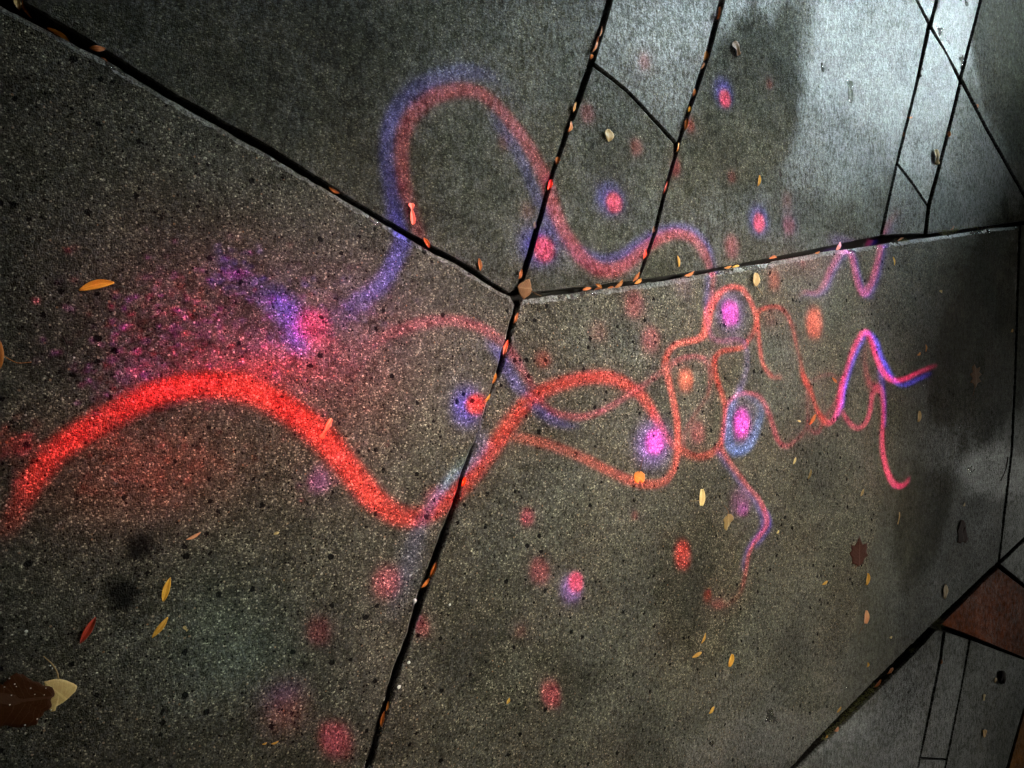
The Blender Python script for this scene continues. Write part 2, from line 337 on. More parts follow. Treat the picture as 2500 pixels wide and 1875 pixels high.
def concrete(name, base, grain=1.0, pits=True, rough=.42, bump=.6, spec=.5, contrast=1.0, streak=0.0, glint=.25, film=1.0, stains=(), damp=(), cloudy=1.0):
    m, nt, b = new_mat(name)
    geo = N(nt, 'NewGeometry'); P = geo.outputs['Position']
    def noise_t(scale, detail=2, r=.5, vec=P):
        n = N(nt, 'TexNoise', Scale=scale, Detail=detail, Roughness=r); nt.links.new(vec, n.inputs['Vector']); return n.outputs[0]
    def vor(scale, rnd=1.0, vec=P):
        n = N(nt, 'TexVoronoi', Scale=scale, Randomness=rnd); nt.links.new(vec, n.inputs['Vector'])
        sc = nt.nodes.new('ShaderNodeSeparateColor'); nt.links.new(n.outputs['Color'], sc.inputs[0])
        return n.outputs['Distance'], sc.outputs[0], sc.outputs[1]
    wet = N(nt, 'Attribute', attribute_name='wet').outputs['Fac']
    fine = N(nt, 'Attribute', attribute_name='fine').outputs['Fac']       # 1 where the surface was trowelled smooth
    coarse = mth(nt, 'SUBTRACT', 1.0, mth(nt, 'MULTIPLY', fine, .72))
    k = contrast
    d1, r1, q1 = vor(400 * grain)
    g1 = ramp(nt, r1, [(0, max(.04, 1 - .68 * k)), (.45, max(.1, 1 - .35 * k)), (.80, 1.0), (.92, 1 + .8 * k), (1, 1 + 3.2 * k)])
    n1 = ramp(nt, noise_t(700 * grain, 3, .7), [(.34, max(.1, 1 - .6 * k)), (.66, 1 + .6 * k)])
    g = mixc(nt, 1.0, g1, n1, 'MULTIPLY'); g = mixc(nt, coarse, (.95, .95, .95), g)
    cloud = ramp(nt, noise_t(2.1, 6, .62), [(.30, 1 - .55 * cloudy), (.5, .95), (.72, 1 + .35 * cloudy)])
    cloud2 = ramp(nt, noise_t(11, 5, .65), [(.3, 1 - .3 * cloudy), (.7, 1 + .3 * cloudy)])
    d5, r5, q5 = vor(210 * grain)
    g5 = ramp(nt, r5, [(0, 1 - .45 * k), (.6, 1.0), (.88, 1.15), (1, 1 + 1.0 * k)])
    g = mixc(nt, mth(nt, 'MULTIPLY', coarse, .8), g, mixc(nt, 1.0, g, g5, 'MULTIPLY'))
    col = mixc(nt, 1.0, base, g, 'MULTIPLY')
    col = mixc(nt, 1.0, col, ramp(nt, noise_t(34, 4, .65), [(.34, 1 - .35 * cloudy), (.66, 1 + .3 * cloudy)]), 'MULTIPLY')
    col = mixc(nt, 1.0, mixc(nt, 1.0, col, cloud, 'MULTIPLY'), cloud2, 'MULTIPLY')
    tint = mixc(nt, ramp(nt, noise_t(3.1, 2), [(.4, 0.0), (.65, 1.0)]), (1.0, .98, .88), (1.06, .94, .80))
    col = mixc(nt, 1.0, col, tint, 'MULTIPLY')
    h = mth(nt, 'ADD', mth(nt, 'ADD', noise_t(480 * grain, 3, .6), mth(nt, 'MULTIPLY', noise_t(130, 2, .6), 1.5)), mth(nt, 'MULTIPLY', d1, -.9))
    pit = None
    if pits:
        d2, r2, q2 = vor(110)
        chip = mth(nt, 'MULTIPLY', mth(nt, 'MULTIPLY', mth(nt, 'GREATER_THAN', r2, .86), ramp(nt, d2, [(.20, 1.0), (.28, 0.0)])), coarse)
        col = mixc(nt, mth(nt, 'MULTIPLY', chip, .8), col, mixc(nt, q2, (.30, .28, .23), (.17, .09, .04)))
        d3, r3, q3 = vor(48)
        wob = mth(nt, 'MULTIPLY_ADD', noise_t(170, 4, .7), .60, mth(nt, 'SUBTRACT', d3, .30))
        pitA = mth(nt, 'MULTIPLY', mth(nt, 'GREATER_THAN', r3, .60), mth(nt, 'LESS_THAN', wob, mth(nt, 'MULTIPLY_ADD', mth(nt, 'POWER', q3, 2.6), .27, .08)))
        d4, r4, q4 = vor(150)
        pitB = mth(nt, 'MULTIPLY', mth(nt, 'GREATER_THAN', r4, .78), mth(nt, 'LESS_THAN', d4, mth(nt, 'MULTIPLY_ADD', q4, .25, .15)))
        pit = mth(nt, 'MULTIPLY', mth(nt, 'MAXIMUM', pitA, pitB), ramp(nt, fine, [(.3, 1.0), (.7, .12)]))
        col = mixc(nt, mth(nt, 'MULTIPLY', pit, .95), col, (.002, .002, .002))
        h = mth(nt, 'SUBTRACT', h, mth(nt, 'MULTIPLY', pit, 1.6))
    mp = N(nt, 'Mapping'); nt.links.new(P, mp.inputs[0]); mp.inputs['Scale'].default_value = (45, 5, 1)
    st = ramp(nt, noise_t(1.0, 5, .65, mp.outputs[0]), [(.3, .6), (.7, 1.4)])
    col = mixc(nt, mth(nt, 'MAXIMUM', streak, mth(nt, 'MULTIPLY', fine, .6)), col, mixc(nt, 1.0, col, st, 'MULTIPLY'))
    dry = None
    for sx, sy, sr in stains:      # oily black stains
        vd = N(nt, 'VectorMath', operation='DISTANCE'); nt.links.new(P, vd.inputs[0]); vd.inputs[1].default_value = tuple(ground(sx, sy))
        e = mth(nt, 'ADD', mth(nt, 'MULTIPLY', vd.outputs['Value'], 1 / sr), mth(nt, 'MULTIPLY_ADD', noise_t(30, 5, .7), 1.6, -.8))
        mk = ramp(nt, e, [(.35, 1.0), (1.15, 0.0)])
        col = mixc(nt, mth(nt, 'MULTIPLY', mk, .93), col, (.003, .003, .003)); dry = mk if dry is None else mth(nt, 'MAXIMUM', dry, mk)
    col = mixc(nt, mth(nt, 'MULTIPLY', fine, .35), col, (.016, .017, .013))
    col = mixc(nt, mth(nt, 'MULTIPLY', wet, .3), col, (.012, .012, .012))
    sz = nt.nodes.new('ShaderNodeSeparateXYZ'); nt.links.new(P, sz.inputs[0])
    for sx, sy, sr in damp:        # damp, darker areas that soak into the slab
        vd = N(nt, 'VectorMath', operation='DISTANCE'); nt.links.new(P, vd.inputs[0]); vd.inputs[1].default_value = tuple(ground(sx, sy))
        e = mth(nt, 'ADD', mth(nt, 'MULTIPLY', vd.outputs['Value'], 1 / sr), mth(nt, 'MULTIPLY_ADD', noise_t(9, 5, .65), 1.8, -.9))
        col = mixc(nt, mth(nt, 'MULTIPLY', ramp(nt, e, [(.2, 1.0), (1.3, 0.0)]), .55), col, (.010, .0095, .008))
    grime_shade = ramp(nt, mth(nt, 'MULTIPLY_ADD', sz.outputs[2], -60.0, -.66), [(0, 0.0), (.35, 1.0)])      # dirt on the joint sides, with shade painted in towards the bottom
    col = mixc(nt, mth(nt, 'MULTIPLY', grime_shade, .92), col, (.006, .005, .004))
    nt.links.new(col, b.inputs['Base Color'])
    bp = N(nt, 'Bump', Strength=bump, Distance=.0020 / grain); nt.links.new(mth(nt, 'MULTIPLY', h, mth(nt, 'SUBTRACT', 1.0, mth(nt, 'MULTIPLY', fine, .6))), bp.inputs['Height'])
    nt.links.new(bp.outputs[0], b.inputs['Normal'])
    rr = mth(nt, 'ADD', mth(nt, 'MULTIPLY_ADD', noise_t(6, 4, .6), .22, rough - .11), mth(nt, 'MULTIPLY', wet, -.10))
    mp2 = N(nt, 'Mapping'); nt.links.new(P, mp2.inputs[0]); mp2.inputs['Scale'].default_value = (95 * film, 48 * film, 48)
    fm = ramp(nt, noise_t(1.0, 4, .72, mp2.outputs[0]), [(.40, .04), (.50, .40), (.60, 1.0)])      # the film of water breaks up on the grains
    fm = mth(nt, 'MAXIMUM', fm, mth(nt, 'MULTIPLY', mth(nt, 'POWER', wet, 2.0), .22))
    fm = mth(nt, 'MULTIPLY', fm, mth(nt, 'MULTIPLY_ADD', ramp(nt, noise_t(170, 3, .7), [(.42, 0.0), (.62, 1.0)]), 1.5, .15))
    flat = mth(nt, 'SUBTRACT', 1.0, mth(nt, 'MULTIPLY', wet, .35))
    fm = mth(nt, 'MULTIPLY', fm, ramp(nt, noise_t(14, 4, .6), [(.35, .55), (.6, 1.0)]))
    sp_ = mth(nt, 'MULTIPLY', mth(nt, 'MULTIPLY_ADD', mth(nt, 'POWER', wet, 1.5), 4.2 * spec, .05), fm)
    ct = mth(nt, 'MULTIPLY', mth(nt, 'MULTIPLY', mth(nt, 'MULTIPLY_ADD', wet, 1.0, glint), fm), ramp(nt, q1, [(.35, .12), (.8, 1.0)]))
    for mk in (pit, dry, grime_shade):
        if mk is None: continue
        inv = mth(nt, 'SUBTRACT', 1.0, mth(nt, 'MULTIPLY', mk, .93))
        sp_ = mth(nt, 'MULTIPLY', sp_, inv); ct = mth(nt, 'MULTIPLY', ct, inv)
    nt.links.new(rr, b.inputs['Roughness']); nt.links.new(mth(nt, 'MINIMUM', sp_, 2.5), b.inputs['Specular IOR Level'])
    # a thin uneven film of water over the grains: it glints where a facet faces a lamp
    nt.links.new(mth(nt, 'MINIMUM', ct, 1.0), b.inputs['Coat Weight']); b.inputs['Coat Roughness'].default_value = .07
    gh = mth(nt, 'ADD', mth(nt, 'ADD', noise_t(300 * grain, 2, .5), mth(nt, 'MULTIPLY', noise_t(85, 2, .5), 3.6)), mth(nt, 'MULTIPLY', d1, -.8))
    bp2 = N(nt, 'Bump', Strength=1.0, Distance=.0038 * min(1, bump) / grain); nt.links.new(mth(nt, 'MULTIPLY', mth(nt, 'MULTIPLY', gh, flat), mth(nt, 'SUBTRACT', 1.0, mth(nt, 'MULTIPLY', fine, .5))), bp2.inputs['Height'])
    nt.links.new(bp2.outputs[0], b.inputs['Coat Normal'])
    return m

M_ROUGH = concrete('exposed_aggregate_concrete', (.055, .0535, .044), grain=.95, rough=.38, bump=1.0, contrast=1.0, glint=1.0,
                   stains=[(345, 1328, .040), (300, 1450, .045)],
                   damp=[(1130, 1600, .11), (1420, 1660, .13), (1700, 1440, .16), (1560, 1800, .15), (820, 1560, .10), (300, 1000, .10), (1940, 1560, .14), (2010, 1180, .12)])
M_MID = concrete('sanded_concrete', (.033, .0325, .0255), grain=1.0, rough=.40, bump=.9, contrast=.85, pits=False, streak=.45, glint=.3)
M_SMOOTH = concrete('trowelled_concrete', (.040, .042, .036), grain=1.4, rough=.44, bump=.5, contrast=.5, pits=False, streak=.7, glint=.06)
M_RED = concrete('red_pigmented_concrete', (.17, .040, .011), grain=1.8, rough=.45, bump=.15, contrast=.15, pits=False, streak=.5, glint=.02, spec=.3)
M_AMBER = concrete('amber_glow_concrete', (.12, .05, .010), grain=1.8, rough=.45, bump=.15, contrast=.15, pits=False, streak=.4, glint=.02, spec=.3)  # amber reflection painted into the slab's base colour

m, nt, b = new_mat('joint_dirt'); b.inputs['Base Color'].default_value = (.008, .007, .006, 1); b.inputs['Roughness'].default_value = .8
b.inputs['Specular IOR Level'].default_value = .1
nz = N(nt, 'TexNoise', Scale=120, Detail=5); bp = N(nt, 'Bump', Strength=1, Distance=.004); nt.links.new(nz.outputs[0], bp.inputs['Height']); nt.links.new(bp.outputs[0], b.inputs['Normal'])
M_DIRT = m

def leaf_mat(name, c, rough=.5, spots=.35, trans=0.0):
    m, nt, b = new_mat(name)
    tc = N(nt, 'TexCoord'); oi = N(nt, 'ObjectInfo')
    n = N(nt, 'TexNoise', Scale=260, Detail=4, Roughness=.65); geo = N(nt, 'NewGeometry'); nt.links.new(geo.outputs['Position'], n.inputs['Vector'])
    n2 = N(nt, 'TexNoise', Scale=60, Detail=3); nt.links.new(geo.outputs['Position'], n2.inputs['Vector'])
    dark = tuple(x * .28 for x in c)
    col = mixc(nt, ramp(nt, n.outputs[0], [(.50, 0.0), (.68, spots)]), c, dark)
    col = mixc(nt, ramp(nt, n2.outputs[0], [(.35, 0.0), (.75, .55)]), col, (c[0] * .75, c[1] * .55, c[2] * .4))
    # midrib and side veins follow the blade
    s = nt.nodes.new('ShaderNodeSeparateXYZ'); nt.links.new(tc.outputs['UV'], s.inputs[0])
    ac = mth(nt, 'ABSOLUTE', mth(nt, 'SUBTRACT', s.outputs[1], .5))
    rib = mth(nt, 'LESS_THAN', ac, .035)
    sv = mth(nt, 'PINGPONG', mth(nt, 'ADD', mth(nt, 'MULTIPLY', s.outputs[0], 7.0), mth(nt, 'MULTIPLY', ac, -5.0)), .5)
    side = mth(nt, 'LESS_THAN', sv, .05)
    v = mth(nt, 'MAXIMUM', rib, mth(nt, 'MULTIPLY', side, .6))
    col = mixc(nt, mth(nt, 'MULTIPLY', v, .45), col, tuple(min(1, x * 1.5 + .02) for x in c))
    br = mth(nt, 'MULTIPLY_ADD', oi.outputs['Random'], .5, .75)
    cc = nt.nodes.new('ShaderNodeCombineXYZ')
    for i in range(3): nt.links.new(br, cc.inputs[i])
    col = mixc(nt, 1.0, col, cc.outputs[0], 'MULTIPLY')
    nt.links.new(col, b.inputs['Base Color']); b.inputs['Roughness'].default_value = rough
    b.inputs['Specular IOR Level'].default_value = .05 if sum(c) < .2 else .18; b.inputs['Coat Weight'].default_value = 0.0 if sum(c) < .2 else .03; b.inputs['Coat Roughness'].default_value = .15
    hh = mth(nt, 'SUBTRACT', n.outputs[0], mth(nt, 'MULTIPLY', v, .6))
    bp = N(nt, 'Bump', Strength=.5, Distance=.0012); nt.links.new(hh, bp.inputs['Height']); nt.links.new(bp.outputs[0], b.inputs['Normal'])
    return m

LM = {
 'amber': leaf_mat('amber_leaf', (.34, .12, .010)), 'orange': leaf_mat('orange_leaf', (.28, .075, .007)), 'yellow': leaf_mat('yellow_leaf', (.44, .22, .02)),
 'tan': leaf_mat('tan_leaf', (.27, .18, .07)), 'pale': leaf_mat('pale_leaf', (.40, .30, .12), spots=.25), 'brown': leaf_mat('brown_leaf', (.10, .05, .02)),
 'deep': leaf_mat('deep_brown_leaf', (.030, .010, .003), rough=.6), 'maroon': leaf_mat('maroon_leaf', (.026, .008, .005), rough=.65), 'red': leaf_mat('red_leaf', (.30, .028, .010)),
 'peach': leaf_mat('peach_leaf', (.45, .20, .09)), 'dark': leaf_mat('dark_leaf', (.018, .010, .008)), 'khaki': leaf_mat('khaki_leaf', (.17, .11, .03)),
}
m, nt, b = new_mat('water_drop'); b.inputs['Base Color'].default_value = (.9, .95, 1, 1); b.inputs['Roughness'].default_value = .03  # near-white colour stands in for the reflections in the drops
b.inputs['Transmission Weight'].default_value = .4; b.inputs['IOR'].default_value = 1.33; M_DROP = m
m, nt, b = new_mat('moss')
nz = N(nt, 'TexNoise', Scale=300, Detail=3); nt.links.new(mixc(nt, nz.outputs[0], (.03, .035, .006), (.16, .16, .03)), b.inputs['Base Color']); b.inputs['Roughness'].default_value = .8; M_MOSS = m
m, nt, b = new_mat('stone')
nz = N(nt, 'TexNoise', Scale=200, Detail=3); nt.links.new(mixc(nt, nz.outputs[0], (.30, .29, .26), (.6, .58, .52)), b.inputs['Base Color']); b.inputs['Roughness'].default_value = .35; M_STONE = m

# ------------------------------------------------------------------ the paving
# damp films, with glare and shadow bands painted in as wet and dry: (outline in the photograph, softness, amount)
WET_GLARE = [(2150,60,330,230,0,.55),(2040,250,170,230,10,.3),(1650,20,170,120,0,.35),(1790,20,40,70,0,.3),(1935,120,70,120,0,-.75),(1850,230,110,190,0,-.6),(1830,60,40,60,0,-.5),
       (2455,130,75,210,-12,-.9),(2240,300,90,120,0,.25),(1900,1800,230,60,-8,.5),(1800,1700,120,60,0,.2),(2430,1150,80,60,0,.45),(2360,1080,120,70,-30,.3),
       (2440,800,120,330,15,-.5),(2250,1250,60,190,15,-.25),(230,1240,60,35,0,-.3),(1720,1440,120,160,0,-.3),(1300,1650,170,90,0,-.2)]
def wet_glare(x, y, base):
    if x * CD + H * SD < .1: return base
    px, py = picture(x, y)
    w = base
    for cx, cy, rx, ry, ang, a in WET_GLARE:
        c, s = math.cos(math.radians(ang)), math.sin(math.radians(ang))
        dx, dy = px - cx, py - cy
        d = ((dx * c + dy * s) / rx) ** 2 + ((-dx * s + dy * c) / ry) ** 2
        d += .45 * noise.noise(Vector((x * 3, y * 3, 1.7))) + .35 * noise.noise(Vector((x * 14, y * 5, 4.7)))
        w += a / (1 + math.exp(min(60, 9 * (d - 1))))
    w += .18 * noise.fractal(Vector((x * 2.5, y * 2.5, 3)), .7, 2.0, 4)
    return min(1.0, max(0.0, w))

def resample(P, step):
    out = []
    for i in range(len(P)):
        a, b_ = Vector(P[i]).to_2d(), Vector(P[(i + 1) % len(P)]).to_2d()
        L = (b_ - a).length
        near = min(a.length, b_.length) < 5.5
        n = max(1, int(L / (step if near else step * 8)))
        for k in range(n): out.append(a.lerp(b_, k / n))
    return out

def slab(pts, z, mat, rough_edge=.0015, chamfer=.005, drop=.004, wet=.3, step=.012, seed=0, name='pavement_slab', depth=.05, gridstep=.045, seam=None):
    P = [(p if isinstance(p, Vector) else ground(p[0], p[1], z)) for p in pts]
    area = sum(P[i].x * P[(i + 1) % len(P)].y - P[(i + 1) % len(P)].x * P[i].y for i in range(len(P)))
    if area < 0: P.reverse()
    L = resample(P, step); n = len(L)
    nor = []
    for i in range(n):
        t = (L[(i + 1) % n] - L[i - 1]).normalized(); nor.append(Vector((t.y, -t.x)))   # outward
    O, I, zi = [], [], []
    for i in range(n):
        p = L[i]; q3 = Vector((p.x * 55, p.y * 55, seed + .3)); q1 = Vector((p.x * 12, p.y * 12, seed + 5.3))
        j = rough_edge * (noise.noise(q3) + .7 * noise.noise(q1))
        O.append(p + nor[i] * j)
        lit = nor[i].x * .5 + nor[i].y * .87
        cw = chamfer * (1 + .5 * noise.noise(q3 * 1.7)) * (1.0 if lit > .25 else .38)
        I.append(p + nor[i] * (j * .6 - cw))
    xs = [p.x for p in I]; ys = [p.y for p in I]
    # grid points inside
    poly = np.array([(p.x, p.y) for p in I]); 
    x0, x1, y0, y1 = max(min(xs), -1.6), min(max(xs), 6.5), max(min(ys), -3.4), min(max(ys), 3.4)
    extra = []
    if x1 > x0 and y1 > y0:
        gx, gy = np.meshgrid(np.arange(x0, x1, gridstep), np.arange(y0, y1, gridstep)); gx = gx.ravel(); gy = gy.ravel()
        rs = np.random.RandomState(7 + seed); gx = gx + rs.uniform(-.01, .01, gx.shape); gy = gy + rs.uniform(-.01, .01, gy.shape)
        ins = np.zeros(gx.shape, bool); j = len(poly) - 1
        for i in range(len(poly)):
            xi, yi = poly[i]; xj, yj = poly[j]
            if yi != yj:
                c = ((yi > gy) != (yj > gy)) & (gx < (xj - xi) * (gy - yi) / (yj - yi) + xi); ins ^= c
            j = i
        extra = [Vector((a, b_)) for a, b_ in zip(gx[ins], gy[ins])]
    if seam:
        SP = resample([ground(*p) for p in seam] , .03)[:]; SP = [p for p in SP]
        for p in SP:
            for dx in (-.004, .004, -.03, .03):
                extra.append(Vector((p.x + dx, p.y + dx * .1)))
    vs2 = I + extra
    res = delaunay_2d_cdt(vs2, [(i, (i + 1) % n) for i in range(n)], [], 1, 1e-6)
    V2, F2 = res[0], res[2]
    def zt(p): return z + .0007 * noise.noise(Vector((p.x * 9, p.y * 9, seed))) + .0009 * noise.noise(Vector((p.x * 2.2, p.y * 2.2, seed)))
    verts = [Vector((p.x, p.y, zt(p))) for p in V2]; faces = [list(f) for f in F2]
    def fix(f):
        a, b_, c = (verts[k] for k in f[:3]); return f if (b_ - a).cross(c - a).z > 0 else f[::-1]
    faces = [fix(f) for f in faces]
    orig = {}
    for k, o in enumerate(res[3]):
        for i in o:
            if i < n: orig[i] = k
    keep = {i: verts[k].copy() for i, k in orig.items()}; orig = {}
    for i, v in keep.items(): orig[i] = len(verts); verts.append(v)
    base = len(verts)
    for i in range(n): verts.append(Vector((O[i].x, O[i].y, z - drop * (1 + .4 * noise.noise(Vector((O[i].x * 40, O[i].y * 40, 9)))))))
    for i in range(n): verts.append(Vector((O[i].x, O[i].y, z - depth)))
    for i in range(n):
        k = (i + 1) % n
        if i in orig and k in orig and orig[i] != orig[k]: faces.append([orig[i], base + i, base + k, orig[k]])
        faces.append([base + i, base + n + i, base + n + k, base + k])
    o = link_mesh(name, verts, faces, mat)
    at = o.data.attributes.new('wet', 'FLOAT', 'POINT')
    at.data.foreach_set('value', [(wet_glare(v.x, v.y, wet) if abs(v.x) < 7 and abs(v.y) < 4 else wet) if k < len(V2) else .95 for k, v in enumerate(verts)])
    if seam:
        G = [ground(*p) for p in seam]
        def fineness(v):
            for a, b_ in zip(G, G[1:]):
                if min(a.y, b_.y) <= v.y <= max(a.y, b_.y):
                    sx = a.x + (b_.x - a.x) * (v.y - a.y) / (b_.y - a.y); break
            else: sx = G[0].x if v.y > G[0].y else G[-1].x
            soft = .004 + .16 * min(1, max(0, (v.y + .55) / .9))
            return min(1, max(0, .5 + (v.x - sx) / (2 * soft)))
        fa = o.data.attributes.new('fine', 'FLOAT', 'POINT'); fa.data.foreach_set('value', [fineness(v) for v in verts])
    tag(o, kind='structure')
    return o

ZL = -.006
J1lo = [(0,11),(96,62),(270,154),(444,258),(656,378),(849,494),(1031,602),(1128,652),(1200,700),(1246,724)]
J1up = [(66,8),(193,82),(424,227),(637,345),(830,467),(935,532),(1055,601),(1147,651),(1205,691),(1243,714)]
J2upL = [(1261,705),(1281,637),(1293,600),(1347,417),(1436,154),(1482,0)]
J2upR = [(1269,717),(1295,637),(1306,600),(1356,420),(1447,160)]
J2loL = [(1258,745),(1240,812),(1209,920),(1166,1063),(1139,1121),(1105,1233),(1097,1250),(1055,1362),(1016,1466),(993,1555),(962,1632),(931,1737),(893,1872)]
J2loR = [(1271,743),(1251,815),(1225,905),(1193,970),(1151,1101),(1113,1237),(1071,1366),(1036,1455),(1008,1551),(972,1652),(949,1725),(903,1872)]
J3lo = [(1276,731),(1417,713),(1514,700),(1649,682),(1727,666),(1881,641),(2036,611),(2074,609),(2171,593),(2267,580)]
J3up = [(1275,717),(1417,700),(1533,685)]
up_dir = ext((1344,417),(1479,0),4.0,ZL)

A = [ext((444,258),(0,11),3.0)] + J1lo + J2loL + [ext((962,1632),(893,1872),2.6), Vector((-3.5,-4.5,0)), Vector((-5,2,0))]
slab(A, 0, M_ROUGH, .0030, .011, .0042, wet=.20, seed=1)
B = [ext((424,218),(66,0),2.4,ZL)] + J1up + J2upL + [up_dir, Vector((-3,5.5,ZL))]
slab(B, ZL, M_MID, .0028, .005, .004, wet=.22, seed=2)
C_ = [(1449,163)] + [(1532,226),(1645,351)] + [(1660-15,378),(1625,444),(1595,567),(1571,637),(1554,683)] + J3up[::-1] + J2upR[:-1] + [(1448,166)]
slab(C_, ZL, M_MID, .0018, .0025, .002, wet=.22, seed=3)
D_ = [(1453,153),(1497,0), ext((1453,153),(1497,0),4,ZL), ext((1669,293),(1756,0),4,ZL),(1756,0),(1719,143),(1669,293),(1653,346),(1534,219)]
slab(D_, ZL, M_MID, .0016, .0025, .002, wet=.45, seed=4)
E_ = [(1563,681),(1605,567),(1635,446),(1659,367),(1681,293),(1733,143),(1772,0), ext((1681,293),(1772,0),4,ZL), ext((2262,54),(2234,0),4,ZL),(2234,0),(2263,58),
      (2235,201),(2186,401),(2147,573),(2036,596),(1881,627),(1760,650)]
slab(E_, ZL, M_MID, .0016, .0025, .002, wet=.15, seed=5)
F_ = [(2241,0),(2270,52),(2283,0), ext((2270,52),(2283,0),3.6,ZL), ext((2270,52),(2241,0),3.6,ZL)]
slab(F_, ZL, M_MID, .0008, .002, .002, wet=.75, seed=6)
G_ = [(2272,72),(2310,132),(2341,199),(2300,366),(2264,497),(2230,446),(2193,398),(2242,201)]
slab(G_, ZL, M_MID, .0008, .002, .002, wet=.38, seed=7)
Hh = [(2191,405),(2228,452),(2263,504),(2255,571),(2155,584-12)]
slab(Hh, ZL, M_MID, .0008, .002, .002, wet=.3, seed=8)
I_ = [(2290,0),(2275,63),(2312,128),(2343,184),(2391,0), ext((2343,184),(2391,0),3.6,ZL), ext((2275,63),(2290,0),3.6,ZL)]
slab(I_, ZL, M_MID, .0008, .002, .002, wet=.8, seed=9)
K_ = [(2348,206),(2404,313),(2497,478),(2530,534),(2499,539),(2383,554),(2298,566),(2265,571),(2272,502),(2308,366)]
slab(K_, ZL, M_MID, .0008, .002, .002, wet=.35, seed=10)
L_ = [(2398,0),(2349,191),(2408,305),(2501,470),(2537,532),ext((2383,554),(2537,532),5,ZL), ext((2349,191),(2398,0),5,ZL)]
slab(L_, ZL, M_MID, .0008, .002, .002, wet=.12, seed=11)
SEAM = [(2289,577),(2284,640),(2262,800),(2205,1040),(2151,1235),(2105,1440),(2078,1563),(2050,1700),(2036,1762)]
Mm = J2loR[::-1] + J3lo + [(2325,573),(2422,557),(2490,551),(2488,600),(2479,900),(2470,1100),(2446,1306),(2436,1373),(2399,1408),(2288,1514),(2221,1580),(2132,1668),(2036,1764),(1978,1824),(1941,1866),
      ext((2036,1765),(1941,1866),2.2), ext((972,1652),(903,1872),2.6)]
slab(Mm, 0, M_ROUGH, .0030, .015, .0052, wet=.22, seed=12, seam=SEAM)
Oo = [(2494,550),(2491,600),(2482,900),(2473,1100),(2449,1303),(2442,1366),(2500,1311),(2560,1256), ext((2500,1311),(2560,1256),6), ext((2422,557),(2494,550),7)]
slab(Oo, 0, M_SMOOTH, .0012, .003, .003, wet=.3, seed=14)
Pp = [(2437,1387),(2499,1434),(2600,1500),(2620,1655),(2499,1605),(2360,1547),(2297,1524),(2342,1480),(2399,1422)]
slab(Pp, ZL, M_RED, .0015, .004, .003, wet=.12, seed=15)
Qq = [(2443,1377),(2503,1426),(2605,1492), ext((2503,1426),(2605,1492),6,ZL), ext((2503,1319),(2563,1264),6,ZL),(2563,1264),(2503,1319)]
slab(Qq, ZL, M_SMOOTH, .0012, .003, .003, wet=.4, seed=16)
Rr = [(2287,1536),(2302,1542),(2294,1605),(2267,1737),(2240,1872), ext((2267,1737),(2240,1872),3,ZL), ext((2044,1783),(1953,1872),3,ZL),(1953,1872),(1989,1836),(2045,1783),(2144,1684),(2229,1600)]
slab(Rr, ZL, M_SMOOTH, .0012, .0042, .003, wet=.42, seed=17)
S1 = [(2309,1543),(2365,1561),(2343,1690),(2310,1852),(2249,1848),(2273,1737),(2300,1605)]
slab(S1, ZL, M_SMOOTH, .0008, .003, .002, wet=.42, seed=18)
S2 = [(2247,1853),(2309,1857),(2304,1880), ext((2343,1690),(2304,1880),3,ZL), ext((2273,1737),(2243,1880),3,ZL),(2243,1880)]
slab(S2, ZL, M_SMOOTH, .0008, .003, .002, wet=.42, seed=19)
T_ = [(2370,1563),(2499,1611),(2530,1624),(2497,1735),(2455,1880), ext((2497,1735),(2455,1880),3,ZL), ext((2347,1690),(2309,1880),3,ZL),(2309,1880),(2347,1690)]
slab(T_, ZL, M_SMOOTH, .0012, .003, .002, wet=.35, seed=20)
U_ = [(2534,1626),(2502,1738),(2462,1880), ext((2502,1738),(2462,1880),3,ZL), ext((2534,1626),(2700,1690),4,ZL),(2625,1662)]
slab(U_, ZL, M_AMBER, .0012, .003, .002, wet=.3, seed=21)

gnd = link_mesh('ground', [(-40,-40,-.048),(60,-40,-.048),(60,40,-.048),(-40,40,-.048)], [[0,1,2,3]], M_DIRT, smooth=False)
tag(gnd, kind='structure')

